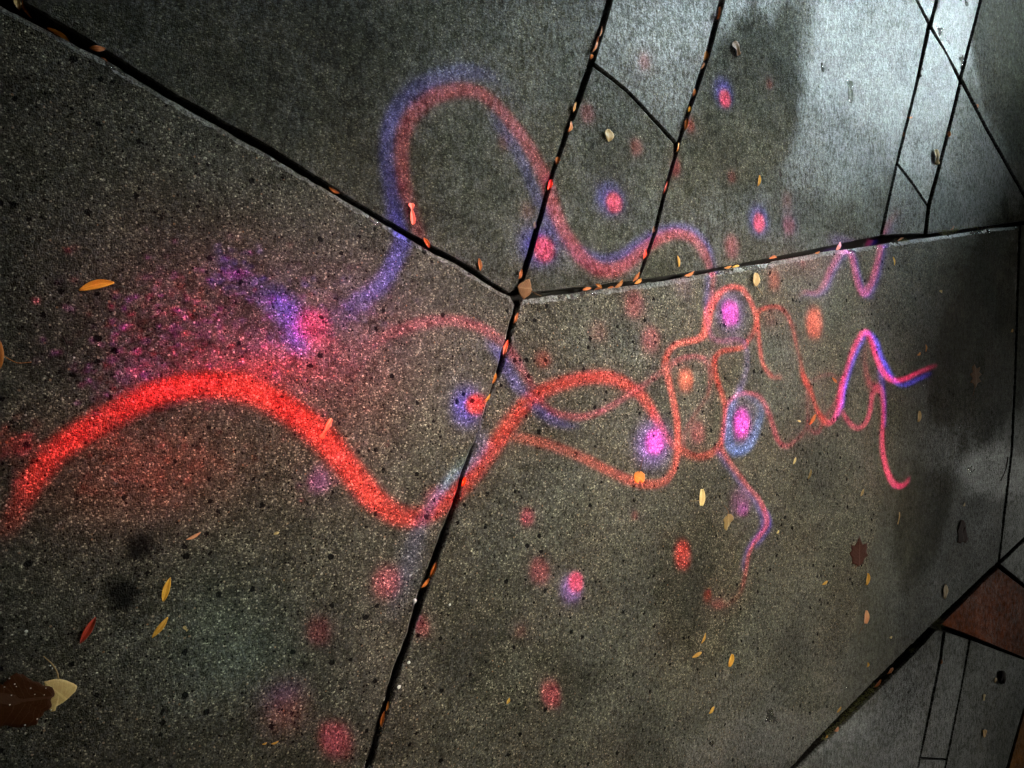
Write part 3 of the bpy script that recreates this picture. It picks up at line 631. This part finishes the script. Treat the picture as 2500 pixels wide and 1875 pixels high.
# ------------------------------------------------------------------ leaves and litter
rnd = random.Random(5)
def blade_mesh(name, base, tip, width, profile, mat, parent, z, roll=0., curl=.15, lift=.002, seed=0, teeth=0., bend=0.):
    """a thin closed blade from base to tip, rolled about its own length"""
    L = (tip - base).length; ax = (tip - base).normalized(); side = Vector((-ax.y, ax.x, 0)); nu, nv = 14, 6
    top, cr, sr = [], math.cos(roll), math.sin(roll)
    uv = []
    for i in range(nu + 1):
        u = i / nu; w = width / 2 * profile(u)
        for j in range(nv + 1):
            v = j / nv * 2 - 1
            ww = w * (1 + teeth * noise.noise(Vector((u * 9, v * 3, seed * 3.1))))
            a = v * ww
            hgt = curl * width * (v * v) + .09 * width * noise.noise(Vector((u * 2.5, v * 1.3, seed))) - .004 * 0
            hgt += lift * math.sin(math.pi * u) + lift * .6 * noise.noise(Vector((u * 2, 0, seed + 9)))
            p = base + ax * (u * L) + side * (a * cr - hgt * sr + bend * L * math.sin(math.pi * u))
            top.append(Vector((p.x, p.y, z + hgt * cr + a * sr))); uv.append((u, (v + 1) / 2))
    zmin = min(p.z for p in top); 
    n = len(top); th = .00035
    verts = top + [p - Vector((0, 0, th)) for p in top]; faces = []
    W = nv + 1
    for i in range(nu):
        for j in range(nv):
            a = i * W + j; faces.append([a, a + W, a + W + 1, a + 1]); faces.append([n + a, n + a + 1, n + a + W + 1, n + a + W])
    rim = [j for j in range(W)] + [i * W + nv for i in range(1, nu + 1)] + [nu * W + j for j in range(nv - 1, -1, -1)] + [i * W for i in range(nu - 1, 0, -1)]
    for k in range(len(rim)):
        a, b_ = rim[k], rim[(k + 1) % len(rim)]; faces.append([a, b_, n + b_, n + a])
    o = link_mesh(name, verts, faces, mat, parent)
    uvl = o.data.uv_layers.new(name='UVMap')
    for l in o.data.loops: uvl.data[l.index].uv = uv[l.vertex_index % n]
    return o

def tube(name, pts, r, mat, parent=None, taper=.6):
    verts, faces = [], []; k = 6
    for i, p in enumerate(pts):
        d = (pts[min(i + 1, len(pts) - 1)] - pts[max(i - 1, 0)]).normalized(); s = d.cross(Vector((0, 0, 1))).normalized(); t = s.cross(d)
        rr = r * (1 - (1 - taper) * i / (len(pts) - 1))
        for a in range(k): verts.append(p + (s * math.cos(a * math.tau / k) + t * math.sin(a * math.tau / k)) * rr)
    for i in range(len(pts) - 1):
        for a in range(k): faces.append([i * k + a, i * k + (a + 1) % k, (i + 1) * k + (a + 1) % k, (i + 1) * k + a])
    faces.append(list(range(k))[::-1]); faces.append([(len(pts) - 1) * k + a for a in range(k)])
    return link_mesh(name, verts, faces, mat, parent)

def recenter(o, root):
    """put the thing's origin at its place on the paving; mesh is shifted back"""
    for v in o.data.vertices: v.co -= root
    if o.parent is None: o.location = root

PROF = {
 'leaflet': lambda u: max(.04, math.sin(math.pi * min(1, .03 + u * .97)) ** .75),
 'long': lambda u: max(.04, math.sin(math.pi * (.04 + u * .92)) ** .9),
 'key': lambda u: .95 * math.exp(-((u - .1) / .1) ** 2) + (.34 if u < .35 else .34 + .66 * math.sin(math.pi * min(1, (u - .35) / .65 * .92)) ** .8) if u < .97 else .25,
 'oval': lambda u: max(.05, math.sin(math.pi * (.06 + u * .90)) ** .55),
 'scrap': lambda u: .75 + .25 * math.sin(u * 7) if .02 < u < .98 else .5,
 'heart': lambda u: max(.04, (1 - u) ** .7 * 1.15 * min(1, (u + .08) * 6) ** .6),
}
def px_width(p, w, ang):
    """width across a leaf in metres from its width in the picture"""
    u = (p[0] - 1250) / FPX; s = SD - u * CD
    kx, ky = H / (FPX * s * s), H / (FPX * s)
    return w * math.hypot(kx * math.sin(ang), ky * math.cos(ang))

count = 0
def leaf(kind, b, t, w, color, z, label, roll=0., curl=.15, lift=.0015, stem=None, cat='leaf', group=None, bend=0., name=None, teeth=0.):
    global count; count += 1
    zz = z + .0010
    if group == GJ:
        f = rnd.uniform(.72, 1.05); mx, my = (b[0] + t[0]) / 2 + rnd.uniform(-2, 2), (b[1] + t[1]) / 2 + rnd.uniform(-2, 2)
        b, t = [(mx + (q[0] - (b[0] + t[0]) / 2) * f, my + (q[1] - (b[1] + t[1]) / 2) * f) for q in (b, t)]
        w *= rnd.uniform(.7, 1.1)
    B_, T = ground(*b, zz), ground(*t, zz)
    ang = math.atan2(t[1] - b[1], t[0] - b[0]); W = px_width(((b[0] + t[0]) / 2, 0), w * (.74 if group == GJ else .9), ang)
    name = name or ('winged_seed' if kind == 'key' else 'leaf')
    root = (B_ + T) / 2; root.z = z
    if abs(roll) > .01: zz += abs(math.sin(roll)) * W * .5
    if stem:
        e = bpy.data.objects.new(name, None); COL.objects.link(e); e.location = root
        o = blade_mesh('blade', B_, T, W, PROF[kind], LM[color], e, zz, roll, curl, lift, count, teeth, bend)
        for v in o.data.vertices: v.co -= root
        P = [ground(*q_, z + .0022) for q_ in stem]
        P = [Vector(q_) for q_ in catmull3(P)]
        s = tube('petiole', P, .0007, LM['tan' if color in ('pale', 'tan', 'yellow') else 'brown' if color not in ('amber',) else 'amber'], e)
        for v in s.data.vertices: v.co -= root
        tag(e, label, cat, group); return e
    o = blade_mesh(name, B_, T, W, PROF[kind], LM[color], None, zz, roll, curl, lift, count, teeth, bend)
    recenter(o, root); tag(o, label, cat, group)
    return o

def catmull3(P, n=5):
    out = []
    for i in range(len(P) - 1):
        p0 = P[i - 1] if i else 2 * P[0] - P[1]; p1, p2 = P[i], P[i + 1]; p3 = P[i + 2] if i + 2 < len(P) else 2 * P[-1] - P[-2]
        for k in range(n):
            t = k / n
            out.append(0.5 * ((2 * p1) + (p2 - p0) * t + (2 * p0 - 5 * p1 + 4 * p2 - p3) * t * t + (3 * p1 - p0 - 3 * p2 + p3) * t ** 3))
    out.append(P[-1]); return out

GJ = 'small leaves caught in the paving joints'; GS_ = 'small leaves scattered on the slabs'
Z0, ZD = 0.0, -.004
J = [ # (kind, base, tip, width, colour, roll, label)
 ('leaflet',(31,-12),(48,26),26,'khaki',.3,'olive yellow curled leaf in the wide joint at the top left corner'),
 ('long',(52,-8),(80,50),14,'amber',.5,'long amber leaf standing in the wide joint beside the olive one'),
 ('leaflet',(116,68),(172,102),17,'amber',.35,'plump amber leaf on the rim of the wide diagonal joint'),
 ('leaflet',(217,118),(256,120),18,'orange',.2,'round orange leaf lying across the wide diagonal joint'),
 ('leaflet',(243,140),(262,152),9,'orange',.5,'tiny orange leaf tip just below the round one in the wide joint'),
 ('leaflet',(804,456),(832,472),13,'orange',.3,'bright orange leaf midway along the diagonal joint, left of the blue loop'),
 ('long',(1034,580),(1050,608),12,'amber',.3,'narrow amber leaf in the diagonal joint right under the blue loop'),
 ('long',(1466,62),(1460,92),9,'orange',.7,'rust leaf in the upper joint, topmost of that joint'),
 ('long',(1458,91),(1444,128),11,'orange',.6,'longer rust leaf in the upper joint just above the side crack'),
 ('leaflet',(1443,132),(1438,150),10,'orange',.5,'short rust leaf right where the side crack meets the joint'),
 ('long',(1405,246),(1395,280),11,'amber',.6,'slim amber leaf in the joint right of the loop top'),
 ('leaflet',(1392,290),(1381,328),14,'orange',.4,'wide orange leaf in the joint right of the loop top'),
 ('leaflet',(1361,381),(1353,405),14,'orange',.3,'small bent orange leaf in the joint above the loop crossing'),
 ('leaflet',(1343,440),(1334,469),13,'orange',.3,'glowing orange leaf in the joint where the rose loop crosses it'),
 ('leaflet',(1307,540),(1306,560),8,'khaki',.3,'dull olive leaf in the joint above the large pink spot'),
 ('long',(1273,652),(1264,682),12,'orange',.4,'slim orange leaf in the joint just above the brown junction leaf'),
 ('leaflet',(1754,16),(1748,50),13,'orange',.4,'orange leaf with pale base, topmost in the second upper joint'),
 ('leaflet',(1723,126),(1717,151),11,'amber',.4,'wet amber leaf high in the second upper joint'),
 ('leaflet',(1716,152),(1709,168),9,'orange',.5,'small rust leaf touching the wet amber one in the second joint'),
 ('long',(1694,214),(1689,238),7,'orange',.5,'thin rust leaf in the second joint beside the shiny slab'),
 ('long',(1683,260),(1679,278),7,'yellow',.3,'thin yellow leaf in the second upper joint'),
 ('long',(1674,290),(1668,322),10,'orange',.4,'long orange leaf in the second joint next to a faint red spot'),
 ('leaflet',(1656,346),(1651,368),8,'amber',.4,'amber leaf in the second joint where the side crack ends'),
 ('long',(1630,442),(1620,473),9,'red',.4,'dark red leaf in the second joint below the side crack'),
 ('leaflet',(1595,553),(1592,571),7,'amber',.4,'tiny amber leaf in the second joint above the rose band'),
 ('long',(1576,607),(1570,635),10,'orange',.3,'orange leaf in the second joint lit red by the rose band'),
 ('leaflet',(1421,708),(1445,703),10,'orange',.2,'flat orange leaf at the left end of the leaf cluster on the joint'),
 ('leaflet',(1451,692),(1470,705),9,'amber',.2,'amber leaf pointing down inside the leaf cluster on the joint'),
 ('leaflet',(1447,707),(1472,702),9,'orange',.3,'orange leaf under the amber one in the leaf cluster on the joint'),
 ('leaflet',(1482,703),(1498,700),8,'orange',.3,'small orange leaf right of the leaf cluster on the joint'),
 ('leaflet',(1521,680),(1498,703),12,'amber',.2,'broad amber leaf leaning up to the right between the two upper joints'),
 ('long',(1565,663),(1544,692),10,'orange',.4,'rust leaf at the foot of the second upper joint'),
 ('leaflet',(1567,680),(1547,696),10,'amber',.2,'bright amber leaf beside the rust one at the foot of the second joint'),
 ('leaflet',(1262,765),(1251,793),11,'orange',.3,'orange leaf in the lower joint, nearest below the junction'),
 ('long',(1241,826),(1227,872),13,'orange',.3,'long bright orange leaf in the lower joint crossed by the rose arc'),
 ('long',(1212,910),(1202,938),9,'amber',.4,'slim amber leaf in the lower joint above the red spot with blue fringe'),
 ('long',(1196,962),(1179,984),8,'yellow',.2,'yellow leaf sticking out of the joint over the red spot'),
 ('long',(1135,1158),(1123,1192),11,'orange',.3,'orange leaf in the lower joint where the red wave crosses it'),
 ('long',(1066,1370),(1049,1412),14,'orange',.3,'rust leaf deep in the lower joint left of the faint round spots'),
 ('long',(1050,1410),(1029,1434),10,'orange',.1,'rust leaf folded over the joint edge below its neighbour'),
 ('leaflet',(946,1710),(940,1735),9,'amber',.4,'small amber leaf near the bottom end of the lower joint'),
 ('long',(940,1736),(932,1775),12,'orange',.3,'orange leaf lowest in the lower joint'),
 ('leaflet',(1669,675),(1693,663),10,'orange',.2,'orange leaf on the long joint left of the red arch'),
 ('leaflet',(1769,655),(1786,650),8,'amber',.2,'curled amber leaf on the long joint above the red arch'),
 ('leaflet',(1785,654),(1806,649),7,'yellow',.1,'pale yellow leaf on the long joint above the red arch'),
 ('leaflet',(1877,634),(1897,630),11,'orange',.1,'wide orange leaf on the long joint above the thin red loop'),
 ('leaflet',(1986,619),(2000,614),7,'amber',.2,'small amber leaf on the long joint left of the pink one'),
 ('leaflet',(2040,611),(2049,592),12,'peach',.2,'pink tinted leaf on the long joint at the purple zigzag'),
 ('long',(2192,586),(2206,579),5,'amber',.2,'thin amber scrap on the long joint, right of the zigzag'),
 ('long',(2318,562),(2326,552),5,'orange',.2,'thin rust scrap beside the moss on the long joint'),
 ('long',(2214,286),(2231,285),6,'orange',.1,'orange leaf sticking sideways out of the third upper joint'),
 ('leaflet',(2206,322),(2204,334),5,'orange',.3,'tiny rust leaf inside the third upper joint'),
 ('leaflet',(2314,322),(2312,338),7,'orange',.3,'tiny rust leaf inside the fourth upper joint'),
 ('leaflet',(2298,1611),(2296,1623),6,'orange',.2,'tiny orange leaf in the joint right of the wet gutter'),
 ('leaflet',(2180,1628),(2162,1646),9,'orange',.3,'rust leaf in the open joint at the lower right, upper of the pair'),
 ('leaflet',(2148,1658),(2132,1676),8,'orange',.3,'rust leaf in the open joint at the lower right, lower of the pair'),
 ('leaflet',(2046,1771),(2034,1784),9,'peach',.2,'pinkish leaf at the mossy lower end of the open joint'),
 ('leaflet',(2020,1796),(2016,1803),5,'yellow',.1,'tiny yellow leaf at the lower end of the open joint'),
]
for k, b_, t_, w_, c_, r_, lab in J:
    leaf(k, b_, t_, w_, c_, ZD, lab, roll=r_ * rnd.choice((1, 1, -.6)), curl=rnd.uniform(.05, .4), lift=rnd.uniform(.0005, .004), bend=rnd.uniform(-.10, .10), teeth=rnd.uniform(.1, .6), group=GJ)

F = [ # loose on the slabs
 ('long',(1168,631),(1172,661),11,'orange',ZL,'single orange leaf on the dark slab left of the junction'),
 ('long',(1853,428),(1849,454),7,'yellow',ZL,'yellow leaf upright on the brown slab above the pink spots'),
 ('leaflet',(1903,418),(1904,434),8,'dark',ZL,'tiny black leaf right of the upright yellow one'),
 ('leaflet',(1485,330-15),(1486,330+16),25,'khaki',ZL,'round olive leaf with a notch on the slab between the upper joints'),
 ('scrap',(2282,365),(2284,402),13,'tan',ZL,'flat rectangular tan leaf on the narrow slab strip'),
 ('leaflet',(2383,255),(2386,264),5,'orange',ZL,'tiny orange leaf on the diagonal crack at the upper right'),
 ('long',(1654,624),(1657,652),7,'yellow',ZL,'yellow leaf standing alone between the rose bumps above the long joint'),
 ('long',(2180,627),(2183,648),4,'yellow',Z0,'thin curved yellow leaf on the bright rough slab edge'),
 ('leaflet',(2293,710),(2299,715),5,'pale',Z0,'tiny pale leaf on the dark smooth slab at right'),
 ('long',(2260,841),(2260,859),4,'amber',Z0,'thin amber leaf above the end of the magenta line'),
 ('leaflet',(2239,867),(2246,860),5,'amber',Z0,'tiny amber leaf next to the thin one above the magenta line'),
 ('leaflet',(2468,810),(2473,805),5,'yellow',Z0,'tiny yellow leaf far right near the seam'),
 ('long',(2031,922),(2042,935),6,'orange',Z0,'small orange leaf on the thin pink curl'),
 ('long',(1990,1011),(1975,1036),9,'orange',Z0,'bright orange leaf where the thin red lines meet'),
 ('leaflet',(1947,1027),(1955,1030),5,'pale',Z0,'tiny cream leaf left of the bright orange one'),
 ('leaflet',(2243,1003),(2240,1030),10,'tan',Z0,'pointed tan leaf under the brown lobed leaf at right'),
 ('long',(1942,1116),(1936,1133),6,'pale',Z0,'narrow cream leaf below the red wave trough'),
 ('long',(1979,1146),(1972,1169),6,'khaki',Z0,'narrow olive brown leaf right of the narrow cream one'),
 ('long',(2108,1194),(2101,1211),7,'tan',Z0,'tan leaf left of the long magenta tail'),
 ('scrap',(2195,1250),(2191,1280),3,'tan',Z0,'thin straw on the smooth slab below the magenta tail'),
 ('long',(193,709),(279,690),24,'yellow',Z0,'large long yellow leaf on the rough slab at far left'),
 ('long',(455,1317),(490,1299),9,'peach',Z0,'slim peach leaf below the red wave at left'),
 ('leaflet',(398,1468),(416,1409),20,'yellow',Z0,'plump yellow leaf, upper of the two yellow leaves at lower left'),
 ('long',(371,1556),(410,1506),17,'yellow',Z0,'slim yellow leaf, lower of the two yellow leaves at lower left'),
 ('scrap',(448,1529),(458,1540),9,'tan',Z0,'tiny square tan scrap right of the slim yellow leaf'),
 ('leaflet',(668,1304),(682,1299),8,'pale',Z0,'tiny cream scrap under the red wave'),
 ('leaflet',(1237,1718),(1243,1703),8,'yellow',Z0,'tiny yellow leaf low in the middle, left of a faint spot'),
 ('long',(640,1817),(652,1812),5,'yellow',Z0,'tiny yellow sliver near the bottom edge, left one'),
 ('long',(662,1816),(680,1809),6,'yellow',Z0,'tiny yellow sliver near the bottom edge, right one'),
 ('leaflet',(2007,1427),(2020,1418),7,'yellow',Z0,'short yellow leaf left of the upright yellow one by the seam'),
 ('long',(2117,1399),(2113,1428),10,'yellow',Z0,'upright yellow leaf on the seam between rough and smooth slab'),
 ('leaflet',(2307,1426),(2305,1462),13,'tan',Z0,'tan leaf on the smooth slab left of the red slab'),
 ('long',(1722,1545),(1712,1571),6,'yellow',Z0,'thin yellow leaf leaning right, on the rough slab at lower right'),
 ('leaflet',(1713,1592),(1690,1605),10,'yellow',Z0,'yellow leaf lying sideways under the thin leaning one'),
 ('leaflet',(1786,1596),(1778,1627),14,'yellow',Z0,'broad crumpled yellow leaf right of the sideways one'),
 ('long',(1744,1725),(1731,1742),8,'yellow',Z0,'bright yellow leaf near the bottom, right of centre'),
 ('leaflet',(2118,1617),(2116,1628),6,'yellow',Z0,'tiny yellow leaf on the smooth slab beside the open joint'),
 ('leaflet',(2172,1557),(2178,1553),5,'pale',Z0,'tiny cream scrap on the smooth slab above the open joint'),
 ('long',(2053,1725),(2043,1739),6,'yellow',Z0,'small yellow leaf at the lower end of the seam'),
 ('oval',(2443,1637),(2444,1669),14,'dark',ZL,'black wet oval leaf at the lower right'),
 ('leaflet',(2430,1653),(2428,1666),6,'tan',ZL,'small tan leaf just left of the black wet one'),
 ('scrap',(2402,1694),(2400,1710),7,'pale',ZL,'cream rectangular scrap below the black wet leaf'),
 ('leaflet',(2399,1783),(2405,1795),11,'yellow',ZL,'ochre leaf at the lower right, below the cream scrap'),
 ('leaflet',(1896,1302),(1901,1294),5,'pale',Z0,'tiny pale scrap right of the magenta tail bend'),
 ('leaflet',(2351,1235),(2356,1227),5,'pale',Z0,'tiny yellow white scrap above the maroon narrow leaf'),
]
for k, b_, t_, w_, c_, z_, lab in F:
    leaf(k, b_, t_, w_, c_, z_, lab, curl=rnd.uniform(.05, .25), lift=.002, bend=rnd.uniform(-.06, .06), group=GS_)
leaf('leaflet',(233,1506),(195,1570),22,'red',Z0,'dark red leaf folded lengthwise at lower left', curl=.3, group=GS_)
leaf('key',(1003,496),(1008,549),14,'peach',ZL,'peach winged seed on the dark slab at the foot of the blue loop', cat='winged seed')
leaf('key',(783,1070),(809,1021),13,'peach',Z0,'tan winged seed lying on the red wave', cat='winged seed')
leaf('scrap',(1790,102),(1802,136),20,'brown',ZL,'crumpled wet brown leaf on the shiny slab at the top', curl=.12, lift=.003)

# leaves with stalks
leaf('oval',(1844,666),(1841,698),19,'tan',Z0,'tan leaf with a long dark stalk between the red arch and the long joint', stem=[(1843,690),(1852,706),(1862,720)])
leaf('oval',(1712,1194),(1711,1235),17,'pale',Z0,'cream leaf with a pale stalk to its left in the middle of the rough slab', stem=[(1706,1222),(1697,1223),(1684,1223)])
leaf('oval',(2113,1490),(2111,1522),14,'peach',Z0,'peach leaf with a thin stalk on the seam left of the smooth slab', stem=[(2110,1520),(2104,1534),(2096,1548)])
leaf('oval',(-16,822),(-14,910),56,'amber',Z0,'big yellow leaf cut off by the left edge with its wet stalk', stem=[(8,868),(25,878),(45,886),(77,884)], curl=.05)

def outline_leaf(name, pts, color, z, label, dome=.0012, stem=None, veins=True, cat='leaf', drops=None, lift=0.0):
    """a lobed leaf from its outline (photograph coordinates), laid on the paving, slightly domed, 0.4 mm thick"""
    P = [ground(x, y, z) for x, y in pts]; c = sum(P, Vector()) / len(P); n = len(P)
    root = Vector((c.x, c.y, z)); e = bpy.data.objects.new(name, None); COL.objects.link(e); e.location = root
    rings = 6; verts = [Vector((c.x, c.y, z + .001 + dome))]; uv = [(.5, .5)]
    for r in range(1, rings + 1):
        f = r / rings
        for i, p in enumerate(P):
            q_ = c.lerp(p, f); h = .001 + dome * (1 - f * f) + .35 * dome * noise.noise(Vector((q_.x * 40, q_.y * 40, 2))) + (lift * f * f * (.5 + noise.noise(Vector((q_.x * 25, q_.y * 25, 6)))))
            verts.append(Vector((q_.x, q_.y, z + max(.0006, h) + .0005))); uv.append((.5 + f * .5 * math.cos(math.tau * i / n), .5 + .5 * f * math.sin(math.tau * i / n)))
    faces = [[0, 1 + i, 1 + (i + 1) % n] for i in range(n)]
    for r in range(rings - 1):
        for i in range(n):
            a, b_ = 1 + r * n + i, 1 + r * n + (i + 1) % n; faces.append([a, a + n, b_ + n, b_])
    m_ = len(verts); top = list(faces)
    verts += [v - Vector((0, 0, .0004)) for v in verts]; faces += [[m_ + k for k in f[::-1]] for f in top]
    s0 = 1 + (rings - 1) * n
    for i in range(n): a, b_ = s0 + i, s0 + (i + 1) % n; faces.append([a, m_ + a, m_ + b_, b_])
    verts = [v - root for v in verts]
    o = link_mesh('blade', verts, faces, LM[color], e)
    uvl = o.data.uv_layers.new(name='UVMap')
    for l in o.data.loops: uvl.data[l.index].uv = uv[l.vertex_index % m_]
    if stem:
        Q = catmull3([ground(x, y, z + .003) for x, y in stem]); s = tube('petiole', [q_ - root for q_ in Q], .0013, LM['tan' if color in ('pale', 'tan') else 'brown'], e)
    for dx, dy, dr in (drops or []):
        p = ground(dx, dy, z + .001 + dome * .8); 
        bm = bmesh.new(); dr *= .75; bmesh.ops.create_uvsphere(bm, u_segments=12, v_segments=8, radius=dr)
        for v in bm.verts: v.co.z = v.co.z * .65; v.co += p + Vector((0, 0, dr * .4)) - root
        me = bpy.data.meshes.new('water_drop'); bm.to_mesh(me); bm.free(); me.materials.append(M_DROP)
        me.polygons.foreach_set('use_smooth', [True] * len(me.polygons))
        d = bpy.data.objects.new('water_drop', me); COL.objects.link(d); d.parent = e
    tag(e, label, cat)
    return e

def densify(pts, n=3, jit=0.0, seed=1):
    r = random.Random(seed); out = []
    for i in range(len(pts)):
        a, b_ = pts[i], pts[(i + 1) % len(pts)]
        for k in range(n):
            t = k / n; out.append((a[0] + (b_[0] - a[0]) * t + (r.uniform(-jit, jit) if k else 0), a[1] + (b_[1] - a[1]) * t + (r.uniform(-jit, jit) if k else 0)))
    return out

outline_leaf('leaf', densify([(108,1663),(124,1659),(143,1656),(163,1661),(180,1668),(189,1675),(184,1688),(170,1701),(155,1714),(138,1724),(135,1735),(124,1737),(116,1722),(114,1700),(112,1680)], 2, .6),
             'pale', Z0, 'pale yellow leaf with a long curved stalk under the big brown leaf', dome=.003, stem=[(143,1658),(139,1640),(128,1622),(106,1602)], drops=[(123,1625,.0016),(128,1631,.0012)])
outline_leaf('leaf', densify([(-60,1690),(-25,1650),(8,1672),(18,1656),(40,1641),(62,1649),(80,1662),(94,1664),(105,1672),(128,1676),(134,1692),(124,1708),(126,1724),(108,1736),(98,1752),(88,1768),(60,1774),(35,1775),(10,1770),(-20,1780),(-60,1760)], 3, 1.6),
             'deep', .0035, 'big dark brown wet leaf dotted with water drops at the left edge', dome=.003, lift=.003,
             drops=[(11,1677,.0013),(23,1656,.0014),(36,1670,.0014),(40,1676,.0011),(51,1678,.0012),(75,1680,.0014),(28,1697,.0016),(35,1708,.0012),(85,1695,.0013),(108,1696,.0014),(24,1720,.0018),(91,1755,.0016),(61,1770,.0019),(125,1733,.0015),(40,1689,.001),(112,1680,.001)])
outline_leaf('leaf', densify([(1262,700),(1268,692),(1280,686),(1291,680),(1296,696),(1298,712),(1290,722),(1279,731),(1270,722)], 3, .8),
             'brown', .001, 'brown papery leaf covering the junction of the four large slabs', dome=.003, stem=[(1296,709),(1306,716),(1322,723)])
outline_leaf('leaf', densify([(2098,1308),(2102,1321),(2106,1330),(2116,1325),(2117,1336),(2114,1346),(2119,1357),(2110,1364),(2108,1376),(2100,1380),(2094,1384),(2088,1379),(2079,1376),(2080,1364),(2073,1352),(2079,1342),(2076,1330),(2086,1332),(2092,1322)], 3, .7),
             'maroon', Z0, 'maroon lobed leaf on the rough slab next to the seam', dome=.0012, stem=[(2092,1380),(2090,1384),(2087,1388)])
outline_leaf('leaf', densify([(2345,1268),(2352,1271),(2358,1276),(2356,1290),(2360,1304),(2362,1318),(2356,1326),(2350,1322),(2344,1327),(2336,1325),(2338,1308),(2336,1294),(2340,1280)], 3, 1.0),
             'maroon', Z0, 'narrow maroon leaf on the smooth slab above the red slab', dome=.0012, lift=.004)
outline_leaf('leaf', densify([(2379,889),(2384,900),(2393,895),(2390,908),(2396,914),(2389,922),(2395,932),(2386,936),(2381,948),(2376,937),(2368,934),(2374,924),(2367,914),(2375,908),(2372,896)], 2, .6),
             'brown', Z0, 'brown lobed leaf on the smooth slab right of the magenta line', dome=.0012, stem=[(2380,942),(2378,955),(2375,967)])

outline_leaf('leaf', densify([(1547,1160),(1550,1153),(1558,1150),(1566,1151),(1573,1157),(1574,1166),(1571,1176),(1566,1180),(1561,1172),(1557,1181),(1551,1178),(1547,1169)], 2, .5),
             'amber', Z0, 'round notched yellow leaf with an upright stalk on the orange line', dome=.0012, stem=[(1560,1153),(1565,1138),(1570,1118)])
outline_leaf('leaf', densify([(1778,1254),(1785,1256),(1791,1262),(1789,1270),(1784,1274),(1779,1284),(1772,1296),(1767,1288),(1768,1276),(1765,1268),(1771,1260)], 3, 1.3),
             'khaki', Z0, 'ragged amber brown leaf with a stalk under the blue tear drop', dome=.0015, stem=[(1780,1255),(1776,1244),(1768,1234)])

# dark twigs
def twig(pts, r, label, z=0.002, color='dark'):
    Q = catmull3([ground(x, y, z) for x, y in pts]); root = Q[len(Q) // 2].copy()
    o = tube('twig', [q_ - root for q_ in Q], r, LM[color]); o.location = root; tag(o, label, 'twig')
twig([(154,820),(162,835),(166,852),(163,868),(160,885)], .0011, 'thin dark twig on the rough slab at far left')
twig([(2461,1115),(2458,1135),(2452,1155),(2443,1173)], .0022, 'curved black twig on the smooth slab at the right edge')
twig([(1054,1583),(1066,1580),(1076,1583),(1076,1590)], .0013, 'short bent black twig right of the lower joint')
twig([(1282,1421),(1284,1432),(1283,1444)], .0008, 'tiny upright twig below the faint rose spot')
twig([(2080,1130),(2074,1142),(2066,1150)], .0014, 'short dark twig left of the magenta tail')

# pebbles
def pebble(x, y, r, z, label, flat=.6):
    p = ground(x, y, z); bm = bmesh.new(); bmesh.ops.create_icosphere(bm, subdivisions=3, radius=r)
    for v in bm.verts:
        k = 1 + .25 * noise.noise(v.co / r * 1.3 + Vector((x, y, 0))); v.co *= k; v.co.z *= flat
    me = bpy.data.meshes.new('pebble'); bm.to_mesh(me); bm.free(); me.materials.append(M_STONE); me.polygons.foreach_set('use_smooth', [True] * len(me.polygons))
    o = bpy.data.objects.new('pebble', me); COL.objects.link(o); o.location = p + Vector((0, 0, r * flat * .5)); tag(o, label, 'pebble')
pebble(1012,1466,.0052,0,'white round pebble on the left rim of the lower joint')
pebble(974,1677,.0042,0,'cream pebble right of the lower joint near the bottom', .4)
pebble(998,1617,.0036,0,'small cream pebble right of the lower joint', .4)
pebble(1098,1476,.0028,0,'small pale pebble in the cluster right of the lower joint', .5)
pebble(64,1541,.0024,0,'tiny pale pebble on the rough slab at lower left', .5)

# moss in the joints: nobody could count it
def moss(spots_, name='moss'):
    bm = bmesh.new(); r = random.Random(3)
    for x, y, w, h_, n, z in spots_:
        for _ in range(n):
            p = ground(x + r.gauss(0, w), y + r.gauss(0, h_), z); 
            L = r.uniform(.004, .012); a = r.uniform(0, math.tau); d = Vector((math.cos(a) * .6, math.sin(a) * .6, r.uniform(.3, 1))).normalized(); s = d.cross(Vector((0, 0, 1))).normalized() * .0009
            v = [bm.verts.new(p - s), bm.verts.new(p + s), bm.verts.new(p + d * L)]
            bm.faces.new(v)
    me = bpy.data.meshes.new(name); bm.to_mesh(me); bm.free(); me.materials.append(M_MOSS)
    o = bpy.data.objects.new(name, me); COL.objects.link(o)
    tag(o, 'olive moss tufts growing in the open joints', 'moss', kind='stuff')
ml = [(2288,1524,7,7,420,-.004),(2226,1586,4,3,60,-.01),(2306,568,9,3,260,-.004),(2330,563,6,3,120,-.004),(2205,588,8,3,120,-.006),(2395,555,30,3,120,-.006)]
for k in range(14):
    t = k / 13; ml.append((2135 - 125 * t, 1676 + 125 * t, 5, 4, 55, -.008))
moss(ml)
